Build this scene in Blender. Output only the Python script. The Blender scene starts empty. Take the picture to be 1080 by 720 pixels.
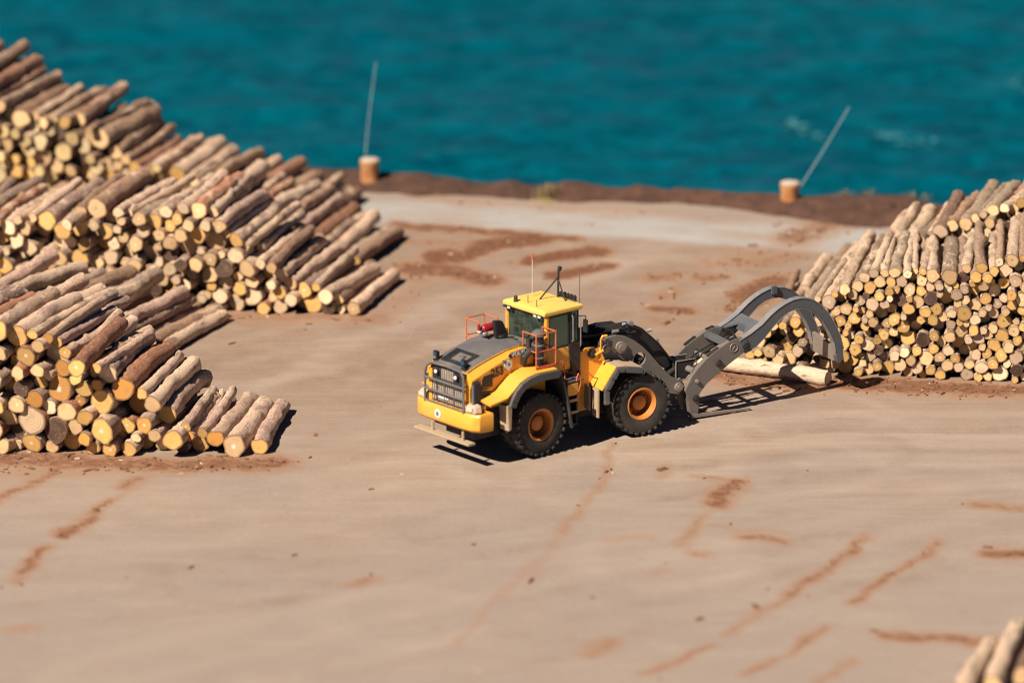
import bpy, bmesh, math, random
import numpy as np
from mathutils import Vector, Matrix
from mathutils.bvhtree import BVHTree

R = math.radians
rng = random.Random(7)
nrng = np.random.default_rng(7)
sc = bpy.context.scene
col = sc.collection

# ---------------------------------------------------------------- camera, light, sky
PITCH, DIST = 16.3, 200.0
CAM = Vector((0, -DIST*math.cos(R(PITCH)), DIST*math.sin(R(PITCH))))
cd = bpy.data.cameras.new('camera'); cam = bpy.data.objects.new('camera', cd); col.objects.link(cam)
cam.location = CAM; cam.rotation_euler = (R(90-PITCH), 0, 0)
cd.sensor_width = 36; cd.lens = 240; cd.clip_start = 1; cd.clip_end = 12000
cd.dof.use_dof = True; cd.dof.focus_distance = 193.0; cd.dof.aperture_fstop = 0.14
sc.camera = cam
SUN_EL, SUN_AZ = 45.0, 47.0            # shadows fall along +47 deg from +x
sd = Vector((-math.cos(R(SUN_AZ))*math.cos(R(SUN_EL)), -math.sin(R(SUN_AZ))*math.cos(R(SUN_EL)), math.sin(R(SUN_EL))))
sl = bpy.data.lights.new('sun', 'SUN'); sun = bpy.data.objects.new('sun', sl); col.objects.link(sun)
sl.energy = 5.0; sl.angle = R(0.5); sl.color = (1.0, 0.90, 0.76)
sun.location = (0, 0, 80); sun.rotation_euler = sd.to_track_quat('Z', 'Y').to_euler()
w = bpy.data.worlds.new('World'); sc.world = w; w.use_nodes = True
nt = w.node_tree
sky = nt.nodes.new('ShaderNodeTexSky'); sky.sky_type = 'NISHITA'; sky.sun_disc = False
sky.air_density = .22; sky.dust_density = .0; sky.ozone_density = 2.0; sky.sun_elevation = R(SUN_EL); sky.sun_rotation = math.atan2(sd.x, sd.y)
nt.links.new(sky.outputs[0], nt.nodes['Background'].inputs[0]); nt.nodes['Background'].inputs[1].default_value = 0.05
vs = sc.view_settings; vs.view_transform = 'Standard'; vs.look = 'None'; vs.exposure = 0.66; vs.gamma = 1; vs.use_curve_mapping = False
sc.cycles.use_denoising = True
sc.cycles.max_bounces = 6; sc.cycles.diffuse_bounces = 1; sc.cycles.filter_width = 1.0

# ---------------------------------------------------------------- helpers
def G(px, py, z=0.0):
    """ground position of a spot read off the photograph (1080 px wide)"""
    p = R(PITCH); f = 7200.0
    d = Vector((px-540, math.cos(p)*f + math.sin(p)*(360-py), -math.sin(p)*f + math.cos(p)*(360-py)))
    return CAM + d*((z-CAM.z)/d.z)

class NT:
    """small node-tree writer"""
    def __init__(s, name):
        s.m = bpy.data.materials.new(name); s.m.use_nodes = True; s.t = s.m.node_tree
        s.b = s.t.nodes['Principled BSDF']
    def n(s, typ, **kw):
        x = s.t.nodes.new(typ)
        for k, v in kw.items():
            if k.startswith('i_'):
                key = k[2:]; key = int(key) if key.isdigit() else key.replace('_', ' ')
                s.set(x.inputs[key], v)
            else: setattr(x, k, v)
        return x
    def set(s, sock, v):
        if isinstance(v, bpy.types.NodeSocket): s.t.links.new(v, sock)
        else:
            if sock.type == 'RGBA' and len(v) == 3: v = (*v, 1)
            sock.default_value = v
    def attr(s, name): return s.n('ShaderNodeAttribute', attribute_name=name)
    def obj(s, scale=(1, 1, 1)):
        c = s.n('ShaderNodeTexCoord'); mp = s.n('ShaderNodeMapping', i_0=c.outputs['Object'], i_Scale=scale); return mp.outputs[0]
    def noise(s, vec, scale, detail=4, rough=.6, dist=0):
        return s.n('ShaderNodeTexNoise', i_Vector=vec, i_Scale=scale, i_Detail=detail, i_Roughness=rough, i_Distortion=dist).outputs[0]
    def ramp(s, v, a, b, lo=0.0, hi=1.0):
        return s.n('ShaderNodeMapRange', i_0=v, i_1=a, i_2=b, i_3=lo, i_4=hi).outputs[0]
    def math(s, op, a, b=0.0):
        x = s.n('ShaderNodeMath', operation=op); s.set(x.inputs[0], a); s.set(x.inputs[1], b); return x.outputs[0]
    def mix(s, f, a, b, mode='MIX'):
        x = s.n('ShaderNodeMix', data_type='RGBA', blend_type=mode)
        s.set(x.inputs[0], f); s.set(x.inputs[6], a); s.set(x.inputs[7], b); return x.outputs[2]
    def out(s, color=None, rough=None, bump=None, strength=.3, dist=.02, **kw):
        if color is not None: s.set(s.b.inputs['Base Color'], color)
        if rough is not None: s.set(s.b.inputs['Roughness'], rough)
        for k, v in kw.items(): s.set(s.b.inputs[k.replace('_', ' ')], v)
        if bump is not None:
            bn = s.n('ShaderNodeBump', i_Height=bump, i_Strength=strength, i_Distance=dist)
            s.t.links.new(bn.outputs[0], s.b.inputs['Normal'])
        return s.m

def painted(name, c, dust=.35, rough=.4, metallic=0.0, dustc=(.34, .25, .18), scale=1.3, mud=0):
    k = NT(name); v = k.obj()
    n1 = k.noise(v, scale, 6, .65); n2 = k.noise(v, 9, 4, .7)
    f = k.math('MULTIPLY', k.ramp(n1, .42, .75), dust)
    f = k.math('ADD', f, k.math('MULTIPLY', k.ramp(n2, .58, .8), dust*.6))
    base = k.mix(k.ramp(n2, .3, .7), tuple(x*.88 for x in c), c)
    if mud:
        z = k.n('ShaderNodeSeparateXYZ', i_0=v).outputs[2]; sp = k.noise(v, 5, 6, .75)
        base = k.mix(k.math('MULTIPLY', k.ramp(k.math('ADD', k.math('MULTIPLY', z, -.35), sp), -.05, .3), mud), base, (.17, .115, .075))
    return k.out(k.mix(f, base, dustc), k.ramp(n1, .3, .7, rough, min(1, rough+.25)), n2, .08, .01, Metallic=metallic)

M = {}
M['yellow'] = painted('yellow_paint', (.90, .405, .04), .25, .36, mud=.38)
M['yellow_roof'] = painted('yellow_roof_paint', (.87, .55, .12), .2, .45)
M['grey'] = painted('grey_panel', (.115, .11, .115), .3, .5)
M['rubber'] = painted('grey_rubber_trim', (.085, .083, .085), .25, .65)
M['dark'] = painted('dark_chassis', (.022, .021, .022), .12, .6)
M['black'] = painted('black_plastic', (.014, .014, .016), .06, .45)
M['tyre'] = painted('tyre_rubber', (.026, .024, .022), .38, .85, dustc=(.16, .125, .1))
M['rim'] = painted('rim_paint', (.58, .20, .035), .3, .5, dustc=(.22, .12, .06), scale=3)
M['boom'] = painted('boom_grey_steel', (.15, .132, .118), .4, .45, dustc=(.25, .18, .13), scale=1.6)
M['arm'] = painted('grapple_grey_steel', (.085, .092, .105), .22, .6, dustc=(.22, .165, .125), scale=1.2)
M['flange'] = painted('sunlit_grey_flange', (.19, .19, .20), .3, .5, scale=2)  # sunlit edges painted in: lighter grey against the darkened arm sides
M['worn'] = painted('worn_steel', (.30, .25, .21), .5, .45, metallic=.3, dustc=(.2, .12, .08), scale=2.5)
M['tan'] = painted('dusty_tan_steel', (.46, .33, .21), .4, .7, scale=2.5)
M['orange'] = painted('orange_rail_paint', (.62, .13, .05), .12, .45)
M['red'] = painted('red_paint', (.33, .012, .02), .08, .3)
M['white'] = painted('white_sticker', (.78, .78, .76), .1, .5)
M['blue'] = painted('blue_sticker', (.03, .25, .42), .05, .4)
M['lens'] = painted('pale_lamp_lens', (.68, .55, .47), .2, .2)
M['bluelens'] = painted('blue_lamp_lens', (.02, .07, .13), .05, .2)
M['slat'] = painted('grille_slat', (.55, .45, .36), .3, .5)
M['steel'] = painted('bright_steel', (.42, .42, .43), .25, .3, metallic=.6)
M['cover'] = painted('beige_cover', (.6, .42, .3), .3, .7)
def glass():
    k = NT('tinted_cab_glass'); v = k.obj()
    tr = k.n('ShaderNodeBsdfTransparent', i_0=(.42, .60, .52, 1)); gl = k.n('ShaderNodeBsdfGlossy', i_0=(.8, .9, .85, 1), i_1=.05)
    df = k.n('ShaderNodeBsdfDiffuse', i_0=(.30, .40, .34, 1)); fr = k.n('ShaderNodeFresnel', i_0=1.6)
    m1 = k.n('ShaderNodeMixShader', i_0=k.math('ADD', k.math('MULTIPLY', fr.outputs[0], .8), .03)); k.t.links.new(tr.outputs[0], m1.inputs[1]); k.t.links.new(gl.outputs[0], m1.inputs[2])
    m2 = k.n('ShaderNodeMixShader', i_0=k.ramp(k.noise(v, 3, 5, .6), .35, .7, .03, .16)); k.t.links.new(m1.outputs[0], m2.inputs[1]); k.t.links.new(df.outputs[0], m2.inputs[2])
    k.t.links.new(m2.outputs[0], k.t.nodes['Material Output'].inputs[0]); return k.m
M['glass'] = glass()

class MB:
    """collects shapes into one mesh; build() links it as ONE object"""
    def __init__(s): s.v = []; s.f = []
    def add(s, vs, fs):
        o = len(s.v); s.v += [tuple(x) for x in vs]; s.f += [tuple(o+i for i in f) for f in fs]; return s
    def box(s, x0, x1, y0, y1, z0, z1):
        return s.prism([(x0, z0), (x1, z0), (x1, z1), (x0, z1)], y0, y1)
    def prism(s, poly, y0, y1):                    # (x,z) outline between two y
        n = len(poly); vs = [(x, y0, z) for x, z in poly]+[(x, y1, z) for x, z in poly]
        fs = [tuple(range(n)), tuple(range(2*n-1, n-1, -1))]+[(i, (i+1) % n, n+(i+1) % n, n+i) for i in range(n)]
        return s.add(vs, fs)
    def prism_z(s, poly, z0, z1, inset=0):
        n = len(poly); cx = sum(p[0] for p in poly)/n; cy = sum(p[1] for p in poly)/n
        vs = [(cx+(x-cx)*(1-inset), cy+(y-cy)*(1-inset), z0) for x, y in poly]+[(x, y, z1) for x, y in poly]
        fs = [tuple(range(n)), tuple(range(2*n-1, n-1, -1))]+[(i, (i+1) % n, n+(i+1) % n, n+i) for i in range(n)]
        return s.add(vs, fs)
    def prism_x(s, poly, x0, x1):                  # (y,z) outline between two x
        n = len(poly); vs = [(x0, y, z) for y, z in poly]+[(x1, y, z) for y, z in poly]
        fs = [tuple(range(n)), tuple(range(2*n-1, n-1, -1))]+[(i, (i+1) % n, n+(i+1) % n, n+i) for i in range(n)]
        return s.add(vs, fs)
    def strip(s, line, y0, y1, t):                 # bent plate following an (x,z) line
        ls = [Vector((a, b)) for a, b in line]; off = []
        for i, p in enumerate(ls):
            d = (ls[min(i+1, len(ls)-1)]-ls[max(i-1, 0)]).normalized(); off.append(p+Vector((d.y, -d.x))*t)
        n = len(ls)
        for i in range(n-1):
            s.prism([tuple(ls[i]), tuple(ls[i+1]), tuple(off[i+1]), tuple(off[i])], y0, y1)
        return s
    def tube(s, pts, r, n=8, r1=None):
        pts = [Vector(p) for p in pts]; m = len(pts); vs = []; fs = []; ref = None
        for i, p in enumerate(pts):
            d = (pts[min(i+1, m-1)]-pts[max(i-1, 0)]).normalized()
            if ref is None: ref = d.orthogonal().normalized()
            ref = (ref-d*ref.dot(d)).normalized(); b = d.cross(ref)
            rr = r if r1 is None else r+(r1-r)*i/(m-1)
            vs += [p+(ref*math.cos(2*math.pi*k/n)+b*math.sin(2*math.pi*k/n))*rr for k in range(n)]
        for i in range(m-1):
            fs += [(i*n+k, i*n+(k+1) % n, (i+1)*n+(k+1) % n, (i+1)*n+k) for k in range(n)]
        fs += [tuple(range(n-1, -1, -1)), tuple(range((m-1)*n, m*n))]
        return s.add(vs, fs)
    def lathe(s, prof, o, axis, n=24, caps=True):             # prof: (radius, distance along axis)
        o = Vector(o); a = Vector(axis).normalized(); u = a.orthogonal().normalized(); v = a.cross(u); vs = []; fs = []
        for r, t in prof:
            vs += [o+a*t+(u*math.cos(2*math.pi*k/n)+v*math.sin(2*math.pi*k/n))*max(r, 1e-4) for k in range(n)]
        for i in range(len(prof)-1):
            fs += [(i*n+k, i*n+(k+1) % n, (i+1)*n+(k+1) % n, (i+1)*n+k) for k in range(n)]
        if caps: fs += [tuple(range(n-1, -1, -1)), tuple(range((len(prof)-1)*n, len(prof)*n))]
        return s.add(vs, fs)
    def loft(s, secs):
        n = len(secs[0]); vs = [p for q in secs for p in q]; fs = []
        for i in range(len(secs)-1):
            fs += [(i*n+k, i*n+(k+1) % n, (i+1)*n+(k+1) % n, (i+1)*n+k) for k in range(n)]
        fs += [tuple(range(n-1, -1, -1)), tuple(range((len(secs)-1)*n, len(secs)*n))]
        return s.add(vs, fs)
    def build(s, name, mat, parent=None, rot=None, bevel=0, smooth=35, label=None, mir=False):
        me = bpy.data.meshes.new(name)
        vs = s.v
        if rot is not None:
            c, q = math.cos(rot), math.sin(rot); vs = [(x*c-y*q, x*q+y*c, z) for x, y, z in vs]
        me.from_pydata(vs, [], s.f); me.materials.append(mat)
        b = bmesh.new(); b.from_mesh(me); bmesh.ops.recalc_face_normals(b, faces=b.faces)
        if bevel:
            es = [e for e in b.edges if len(e.link_faces) == 2 and e.calc_face_angle(0) > R(40)]
            bmesh.ops.bevel(b, geom=es, offset=bevel, segments=2, affect='EDGES', clamp_overlap=True)
        b.to_mesh(me); b.free()
        me.shade_smooth(); me.set_sharp_from_angle(angle=R(smooth))
        o = bpy.data.objects.new(name, me); col.objects.link(o)
        if parent: o.parent = parent
        if label: o['label'] = label
        return o

def tag(o, label=None, cat=None, group=None, kind=None):
    for k, v in (('label', label), ('category', cat), ('group', group), ('kind', kind)):
        if v: o[k] = v
    return o

def text_mesh(txt, size, depth=.004):
    cu = bpy.data.curves.new('lettering', 'FONT'); cu.body = txt; cu.size = size; cu.extrude = depth; cu.align_x = 'CENTER'; cu.align_y = 'CENTER'; cu.offset = size*.03
    o = bpy.data.objects.new('lettering', cu); col.objects.link(o); bpy.context.view_layer.update()
    me = bpy.data.meshes.new_from_object(o.evaluated_get(bpy.context.evaluated_depsgraph_get()))
    vs = [tuple(v.co) for v in me.vertices]; fs = [tuple(p.vertices) for p in me.polygons]
    bpy.data.objects.remove(o); bpy.data.curves.remove(cu); bpy.data.meshes.remove(me)
    return vs, fs

# smooth lattice noise for numpy arrays
def vnoise(x, y, seed):
    r = np.random.default_rng(seed).random((256, 256))
    xi = np.floor(x).astype(int); yi = np.floor(y).astype(int); fx = x-xi; fy = y-yi
    fx = fx*fx*(3-2*fx); fy = fy*fy*(3-2*fy); a = lambda i, j: r[(xi+i) % 256, (yi+j) % 256]
    return (a(0, 0)*(1-fx)+a(1, 0)*fx)*(1-fy)+(a(0, 1)*(1-fx)+a(1, 1)*fx)*fy
def fbm(x, y, seed, octs=4):
    t = 0; amp = .5; s = 0
    for o in range(octs):
        t = t+amp*vnoise(x*2**o, y*2**o, seed+o); s += amp; amp *= .55
    return t/s
def grid_mesh(name, X, Y, Z):
    h, wd = X.shape
    co = np.stack([X, Y, Z], -1).reshape(-1, 3)
    i = np.arange(h*wd).reshape(h, wd)
    q = np.stack([i[:-1, :-1], i[:-1, 1:], i[1:, 1:], i[1:, :-1]], -1).reshape(-1, 4)
    me = bpy.data.meshes.new(name); me.vertices.add(len(co)); me.vertices.foreach_set('co', co.ravel().astype(np.float32))
    me.loops.add(q.size); me.loops.foreach_set('vertex_index', q.ravel().astype(np.int32))
    me.polygons.add(len(q)); me.polygons.foreach_set('loop_start', (np.arange(len(q))*4).astype(np.int32))
    me.update(calc_edges=True); me.shade_smooth()
    o = bpy.data.objects.new(name, me); col.objects.link(o); return o
def fattr(o, name, arr):
    a = o.data.attributes.new(name, 'FLOAT', 'POINT'); a.data.foreach_set('value', np.asarray(arr, np.float32).ravel())

# ---------------------------------------------------------------- ground, bank, quay, sea
def edge(x):                                      # y of the quay edge
    return 17.3-.25*np.clip(x, -60, 60)
# bark dust lines and patches: (points in photo pixels, half width in metres, strength)
ST = [([(-40, 545), (0, 525), (35, 506), (75, 488)], .25, .74), ([(24, 602), (46, 579)], .3, .8), ([(46, 579), (66, 562)], .15, .35), ([(64, 564), (92, 547)], .27, .8), ([(92, 547), (100, 540)], .15, .45), ([(96, 541), (118, 528)], .25, .75), ([(128, 513), (146, 504)], .24, .72), ([(118, 528), (180, 488)], .16, .5),
      ([(20, 612), (40, 590)], .25, .6), ([(15, 664), (35, 660)], .25, .5), ([(645, 468), (640, 497), (612, 540), (590, 558)], .17, .55), ([(590, 558), (572, 585), (540, 615), (475, 682)], .17, .38),
      ([(705, 488), (700, 502)], .2, .5), ([(730, 502), (760, 506), (785, 509)], .14, .6), ([(778, 508), (760, 522), (752, 532)], .35, .8), ([(742, 545), (728, 560), (722, 572)], .25, .6), ([(732, 582), (742, 584)], .25, .6),
      ([(755, 554), (790, 558), (825, 560)], .14, .45), ([(790, 566), (822, 570)], .3, .7),
      ([(914, 565), (880, 595), (850, 613), (827, 628)], .2, .72), ([(827, 628), (780, 660), (762, 668)], .18, .6), ([(748, 680), (715, 695), (680, 708)], .2, .68),
      ([(988, 572), (960, 595), (930, 613), (903, 633)], .2, .72), ([(868, 660), (830, 690), (787, 708)], .2, .68), ([(902, 697), (860, 718)], .2, .6), ([(932, 669), (975, 671), (1010, 672), (1045, 678)], .3, .78),
      ([(1028, 532), (1072, 536)], .25, .65), ([(1045, 582), (1090, 584)], .35, .85), ([(622, 687), (648, 676)], .3, .6), ([(368, 618), (394, 610)], .22, .6), ([(560, 616), (578, 578)], .2, .3),
      ([(640, 570), (680, 566)], .25, .4), ([(690, 605), (705, 600)], .2, .4),
      ([(418, 236), (450, 240), (500, 243), (545, 247), (605, 251)], .3, .9), ([(462, 272), (490, 268), (520, 258), (564, 250)], .5, 1.3), ([(432, 255), (480, 258)], .3, .6), ([(436, 282), (470, 284), (512, 295)], .6, .95), ([(440, 292), (450, 288)], .6, .6),
      ([(562, 274), (595, 269), (630, 264)], .38, 1.25), ([(586, 290), (612, 286), (636, 280)], .36, 1.2), ([(380, 330), (430, 320), (450, 300)], .3, .35), ([(535, 275), (545, 280)], .3, .4),
      ([(692, 293), (715, 291)], .4, .7), ([(695, 325), (725, 326)], .4, .95), ([(700, 312), (712, 308)], .4, .6), ([(740, 293), (762, 291)], .4, .7), ([(785, 312), (800, 305), (820, 296)], .5, 1.05), ([(775, 325), (800, 318)], .5, .8), ([(740, 275), (800, 278), (830, 270)], .4, .55), ([(690, 338), (700, 338)], .3, .6), ([(760, 275), (800, 268)], .4, .5),
      ([(775, 262), (850, 268)], .4, .4), ([(840, 250), (870, 238)], .7, .7), ([(560, 230), (640, 240)], .4, .25),
      ([(-60, 484), (60, 483), (130, 488), (200, 490), (290, 486)], .6, .8), ([(0, 495), (100, 492)], .8, .5), ([(125, 349), (200, 334), (280, 334), (400, 336)], .5, .6), ([(230, 362), (300, 356)], .3, .2), ([(415, 330), (440, 300)], .5, .45), ([(275, 345), (330, 352)], .3, .3),
      ([(730, 392), (800, 402), (860, 406), (900, 402)], .6, .75), ([(890, 404), (960, 407), (1020, 409), (1100, 412)], .55, .95), ([(760, 440), (830, 432)], .2, .2), ([(560, 505), (600, 503)], .2, .2),
      ([(440, 205), (500, 214), (600, 222), (660, 225)], .5, .35), ([(660, 225), (760, 232), (860, 240)], .4, .3), ([(330, 460), (350, 448)], .3, .25)]
SEGS = []
for pts, wd, s in ST:
    q = [G(*p) for p in pts]
    SEGS += [(q[i].x, q[i].y, q[i+1].x, q[i+1].y, wd, s) for i in range(len(q)-1)]
def bark_mask(X, Y):
    wx = X+(fbm(X*1.3, Y*1.0, 3)-.5)*.55; wy = Y+(fbm(X*1.3, Y*1.0, 13)-.5)*.8
    m = np.zeros_like(X)
    for ax, ay, bx, by, wd, s in SEGS:
        dx, dy = bx-ax, by-ay; L = dx*dx+dy*dy+1e-6
        t = np.clip(((wx-ax)*dx+(wy-ay)*dy)/L, 0, 1)
        d = np.hypot(wx-ax-t*dx, (wy-ay-t*dy)*.75)
        m = np.maximum(m, s*np.clip(1.25-d/(wd*1.5), 0, 1))
    return m
xs = np.concatenate([[-900, -400, -200, -100, -60, -40, -28], np.arange(-20, 20.01, .14), [28, 40, 60, 100, 200, 400, 900]])
ts = np.concatenate([np.arange(0, 56, .14), [58, 62, 70, 85, 110, 150, 220, 320, 500]])
TT, XX = np.meshgrid(ts, xs, indexing='ij'); YY = edge(XX)-TT
bm_ = bark_mask(XX, YY)
ZZ = (fbm(XX*.25+40, YY*.25, 21)-.5)*.05*np.clip(1-np.abs(XX)/60, 0, 1)
ground = grid_mesh('ground', XX, YY, ZZ-.012)
tag(ground, 'dusty tan asphalt log yard with rust brown bark streaks', 'ground', kind='structure')
fattr(ground, 'bark', bm_)
pale = np.clip(1-np.abs(TT-3.6+(fbm(XX*.5, TT*.3, 33)-.5)*.6)/1.75, 0, .35)/.35*np.clip((fbm(XX*.35, TT*.8, 31)-.2)*3, 0, 1)*np.clip((XX+9)/4, 0, 1)
fattr(ground, 'pale', pale)
tan = np.clip(fbm(XX*.11+9, YY*.16, 41)*1.9-.55, 0, 1)*np.clip((YY+24)/12, .15, 1)
fattr(ground, 'warm', tan)
TRK = []
for pts, wd, v in [([(560, 470), (700, 462), (860, 440), (1090, 436)], .35, .5), ([(560, 490), (720, 480), (900, 462), (1100, 458)], .3, .4), ([(700, 500), (880, 480), (1100, 476)], .35, -.5), ([(640, 512), (850, 496), (1100, 492)], .3, .45),
        ([(300, 440), (420, 380), (520, 330), (700, 290)], .4, .45), ([(330, 470), (470, 390), (580, 340), (760, 300)], .4, -.4), ([(0, 560), (200, 545), (420, 515), (640, 500)], .45, .3), ([(0, 640), (250, 610), (520, 560), (760, 520)], .5, -.35), ([(120, 720), (420, 650), (700, 590), (1000, 520)], .5, .35), ([(250, 380), (420, 350), (560, 280), (640, 240)], .4, .4), ([(640, 330), (720, 290), (800, 262)], .5, .4), ([(300, 720), (600, 650), (900, 590), (1100, 550)], .5, -.3)]:
    q = [G(*p_) for p_ in pts]
    for i in range(len(q)-1): TRK.append((q[i].x, q[i].y, q[i+1].x, q[i+1].y, wd, v))
trk = np.zeros_like(XX); wx_ = XX+(fbm(XX*.12, YY*.12, 71)-.5)*1.2; wy_ = YY+(fbm(XX*.12, YY*.12, 73)-.5)*1.6
for ax, ay, bx_, by_, wd, v in TRK:
    dx, dy = bx_-ax, by_-ay; t = np.clip(((wx_-ax)*dx+(wy_-ay)*dy)/(dx*dx+dy*dy), 0, 1); d = np.hypot(wx_-ax-t*dx, wy_-ay-t*dy)
    for o_ in (0, 2.1): trk += v*np.exp(-((d-o_)/wd)**2)
fattr(ground, 'track', trk*(.4+fbm(XX*.3, YY*.3, 75)))
brown = np.clip((YY+10)/7, 0, 1)*np.clip((TT-4.6)/1.2, 0, 1)*np.clip(.45+.9*fbm(XX*.18, YY*.25, 77), 0, 1)
fattr(ground, 'brown', brown)
k = NT('yard_asphalt'); P = k.n('ShaderNodeNewGeometry').outputs['Position']
mp = k.n('ShaderNodeMapping', i_0=P, i_Scale=(.3, .85, 1), i_Rotation=(0, 0, R(-16))).outputs[0]
streak = k.noise(mp, .9, 6, .66, 1.2); big = k.noise(P, .16, 3, .5); fine = k.noise(P, 6, 5, .75); grit = k.noise(P, 17, 3, .8); ln_ = k.noise(k.n('ShaderNodeMapping', i_0=P, i_Scale=(.12, 3.2, 1), i_Rotation=(0, 0, R(-4))).outputs[0], 1.6, 4, .7, .3); mid = k.noise(P, 1.1, 5, .65)
wm = k.attr('warm').outputs[2]
c = k.mix(wm, (.305, .236, .195), (.345, .245, .172))
c = k.mix(k.ramp(big, .35, .65, 0, .6), c, (.272, .212, .182))
c = k.mix(k.math('MULTIPLY', k.ramp(streak, .42, .72, 0, .4), k.math('ADD', wm, .15)), c, (.25, .155, .095))
c = k.mix(k.ramp(streak, .5, .28, 0, .25), c, (.42, .33, .265))
c = k.mix(k.ramp(mid, .56, .78, 0, .4), c, (.26, .16, .105))
c = k.mix(k.ramp(k.noise(P, 2.6, 6, .7, .5), .6, .78, 0, .35), c, (.22, .125, .075))
c = k.mix(k.math('MULTIPLY', k.attr('brown').outputs[2], .75), c, k.mix(k.ramp(mid, .35, .65), (.275, .18, .125), (.215, .135, .09)))
tk = k.attr('track').outputs[2]
c = k.mix(k.math('MULTIPLY', k.ramp(tk, .05, .7, 0, .5), k.ramp(streak, .3, .6)), c, (.42, .33, .265))
c = k.mix(k.math('MULTIPLY', k.ramp(tk, -.05, -.6, 0, .5), k.ramp(mid, .3, .6)), c, (.22, .15, .11))
c = k.mix(k.attr('pale').outputs[2], c, k.mix(k.ramp(streak, .3, .7), (.39, .365, .345), (.31, .29, .275)))
c = k.mix(k.ramp(fine, .58, .75, 0, .4), c, (.5, .4, .31))
c = k.mix(k.math('MULTIPLY', k.ramp(ln_, .54, .7, 0, .55), wm), c, (.20, .13, .085))
c = k.mix(k.math('MULTIPLY', k.ramp(ln_, .45, .3, 0, .45), wm), c, (.46, .36, .26))
c = k.mix(k.ramp(grit, .57, .72, 0, .42), c, (.12, .085, .065))
c = k.mix(k.ramp(grit, .40, .26, 0, .5), c, (.50, .41, .34))
c = k.mix(k.ramp(fine, .42, .25, 0, .5), c, (.14, .09, .06))
ba = k.attr('bark').outputs[2]; brk = k.noise(P, 2.4, 6, .75, .4)
br = k.math('ADD', k.math('MULTIPLY', brk, .6), k.math('MULTIPLY', fine, .4))
bk = k.math('ADD', k.math('MULTIPLY', ba, .8), k.math('MULTIPLY', k.math('SUBTRACT', br, .5), 3.2))
bs = k.math('ADD', ba, k.math('MULTIPLY', k.math('SUBTRACT', br, .5), 1.1))
c = k.mix(k.math('MULTIPLY', k.ramp(bs, .12, .75, 0, .78), k.ramp(ba, .02, .2)), c, (.30, .150, .075))
c = k.mix(k.math('MULTIPLY', k.ramp(bk, .3, .8, 0, .95), k.ramp(ba, .46, .8)), c, k.mix(k.ramp(fine, .3, .7), (.085, .03, .016), (.22, .085, .038)))
ground.data.materials.append(k.out(c, .9, fine, .2, .02))

# quay front below the edge
qb = MB()
ex = [-900, -60, -30, 0, 30, 60, 900]
for a, b in zip(ex[:-1], ex[1:]):
    ya, yb = float(edge(a)), float(edge(b))
    qb.add([(a, ya, -.02), (b, yb, -.02), (b, yb, -7), (a, ya, -7), (a, ya-1, -.1), (b, yb-1, -.1), (b, yb-1, -7), (a, ya-1, -7)], [(0, 1, 2, 3), (4, 5, 6, 7), (0, 1, 5, 4), (3, 2, 6, 7)])
k = NT('quay_concrete'); P = k.obj()
tag(qb.build('quay', k.out(k.mix(k.noise(P, .8, 6), (.2, .17, .14), (.32, .29, .26)), .9)), 'weathered concrete quay face below the yard edge', 'quay', kind='structure')

# bank of bark and dirt along the quay edge
bx = np.arange(-26, 40, .12); bt = np.linspace(-.55, 2.9, 34)
BT, BX = np.meshgrid(bt, bx, indexing='ij')
wdt = np.interp(BX, [-26, -6, -1, 2, 4.2, 5.2, 6.6, 8, 10, 14, 40], [1.9, 1.9, 1.4, 1.4, 1.1, .45, .7, 1.5, 1.9, 1.9, 1.8])*.85*(.6+.8*fbm(BX*.55, BX*0+.5, 51))
u = np.clip(BT/wdt, -1, 1.6)
H = (.16+.3*fbm(BX*.5, BT*.5+3, 55)+np.clip((BX-8)/3, 0, 1)*.22)*np.clip((.55+BT)/.5, 0, 1)*np.clip(1.05-u, 0, 1)**.8
H = H*np.clip(fbm(BX*.5, BX*0+7, 58)*3-.45, .12, 1)+.07*(fbm(BX*2.5, BT*2.5, 57)-.5)*np.clip(1.2-u, 0, 1)
H = H-.06*np.clip((u-.85)/.2, 0, 1)
bank = grid_mesh('bark_bank', BX, edge(BX)-BT-.02, H)
tag(bank, 'low dark red-brown bank of bark and dirt along the quay edge', 'bank', kind='structure')
k = NT('bark_soil'); P = k.obj(); n1 = k.noise(P, 2.2, 6, .7); n2 = k.noise(P, 14, 4, .7)
c = k.mix(k.ramp(n1, .35, .65), (.045, .02, .013), (.105, .048, .03)); c = k.mix(k.ramp(n2, .62, .75, 0, .6), c, (.27, .17, .11))
bank.data.materials.append(k.out(c, .95, n2, .8, .05))

# sea
sx = np.concatenate([[-6000, -2500, -1000, -400, -150, -80], np.arange(-50, 50.01, .42), [80, 150, 400, 1000, 2500, 6000]])
sy = np.concatenate([[-1500, -300, -60], np.arange(0, 150, .42), [170, 210, 280, 400, 600, 1000, 2000, 4000, 8000]])
SY, SX = np.meshgrid(sy, sx, indexing='ij')
fade = np.clip((55-np.abs(SX))/8, 0, 1)*np.clip((150-SY)/15, 0, 1)*np.clip((SY+2)/4, 0, 1)
a1 = R(-68); ca, sa = math.cos(a1), math.sin(a1)
U = SX*ca+SY*sa; V = -SX*sa+SY*ca
wz = (fbm(U*.14, V*.05, 61)-.5)*.5+(fbm(U*.7+7, V*.45, 63)-.5)*.6+(fbm(SX*.5+SY*.22, SY*.8-SX*.15, 65, 3)-.5)*.34
sea = grid_mesh('sea', SX, SY, -3.2+wz*fade)
tag(sea, 'deep teal sea with small wind ripples beyond the quay', 'sea', kind='structure')
k = NT('teal_sea'); P = k.n('ShaderNodeNewGeometry').outputs['Position']
mp = k.n('ShaderNodeMapping', i_0=P, i_Scale=(.5, .85, 1), i_Rotation=(0, 0, R(14))).outputs[0]
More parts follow.
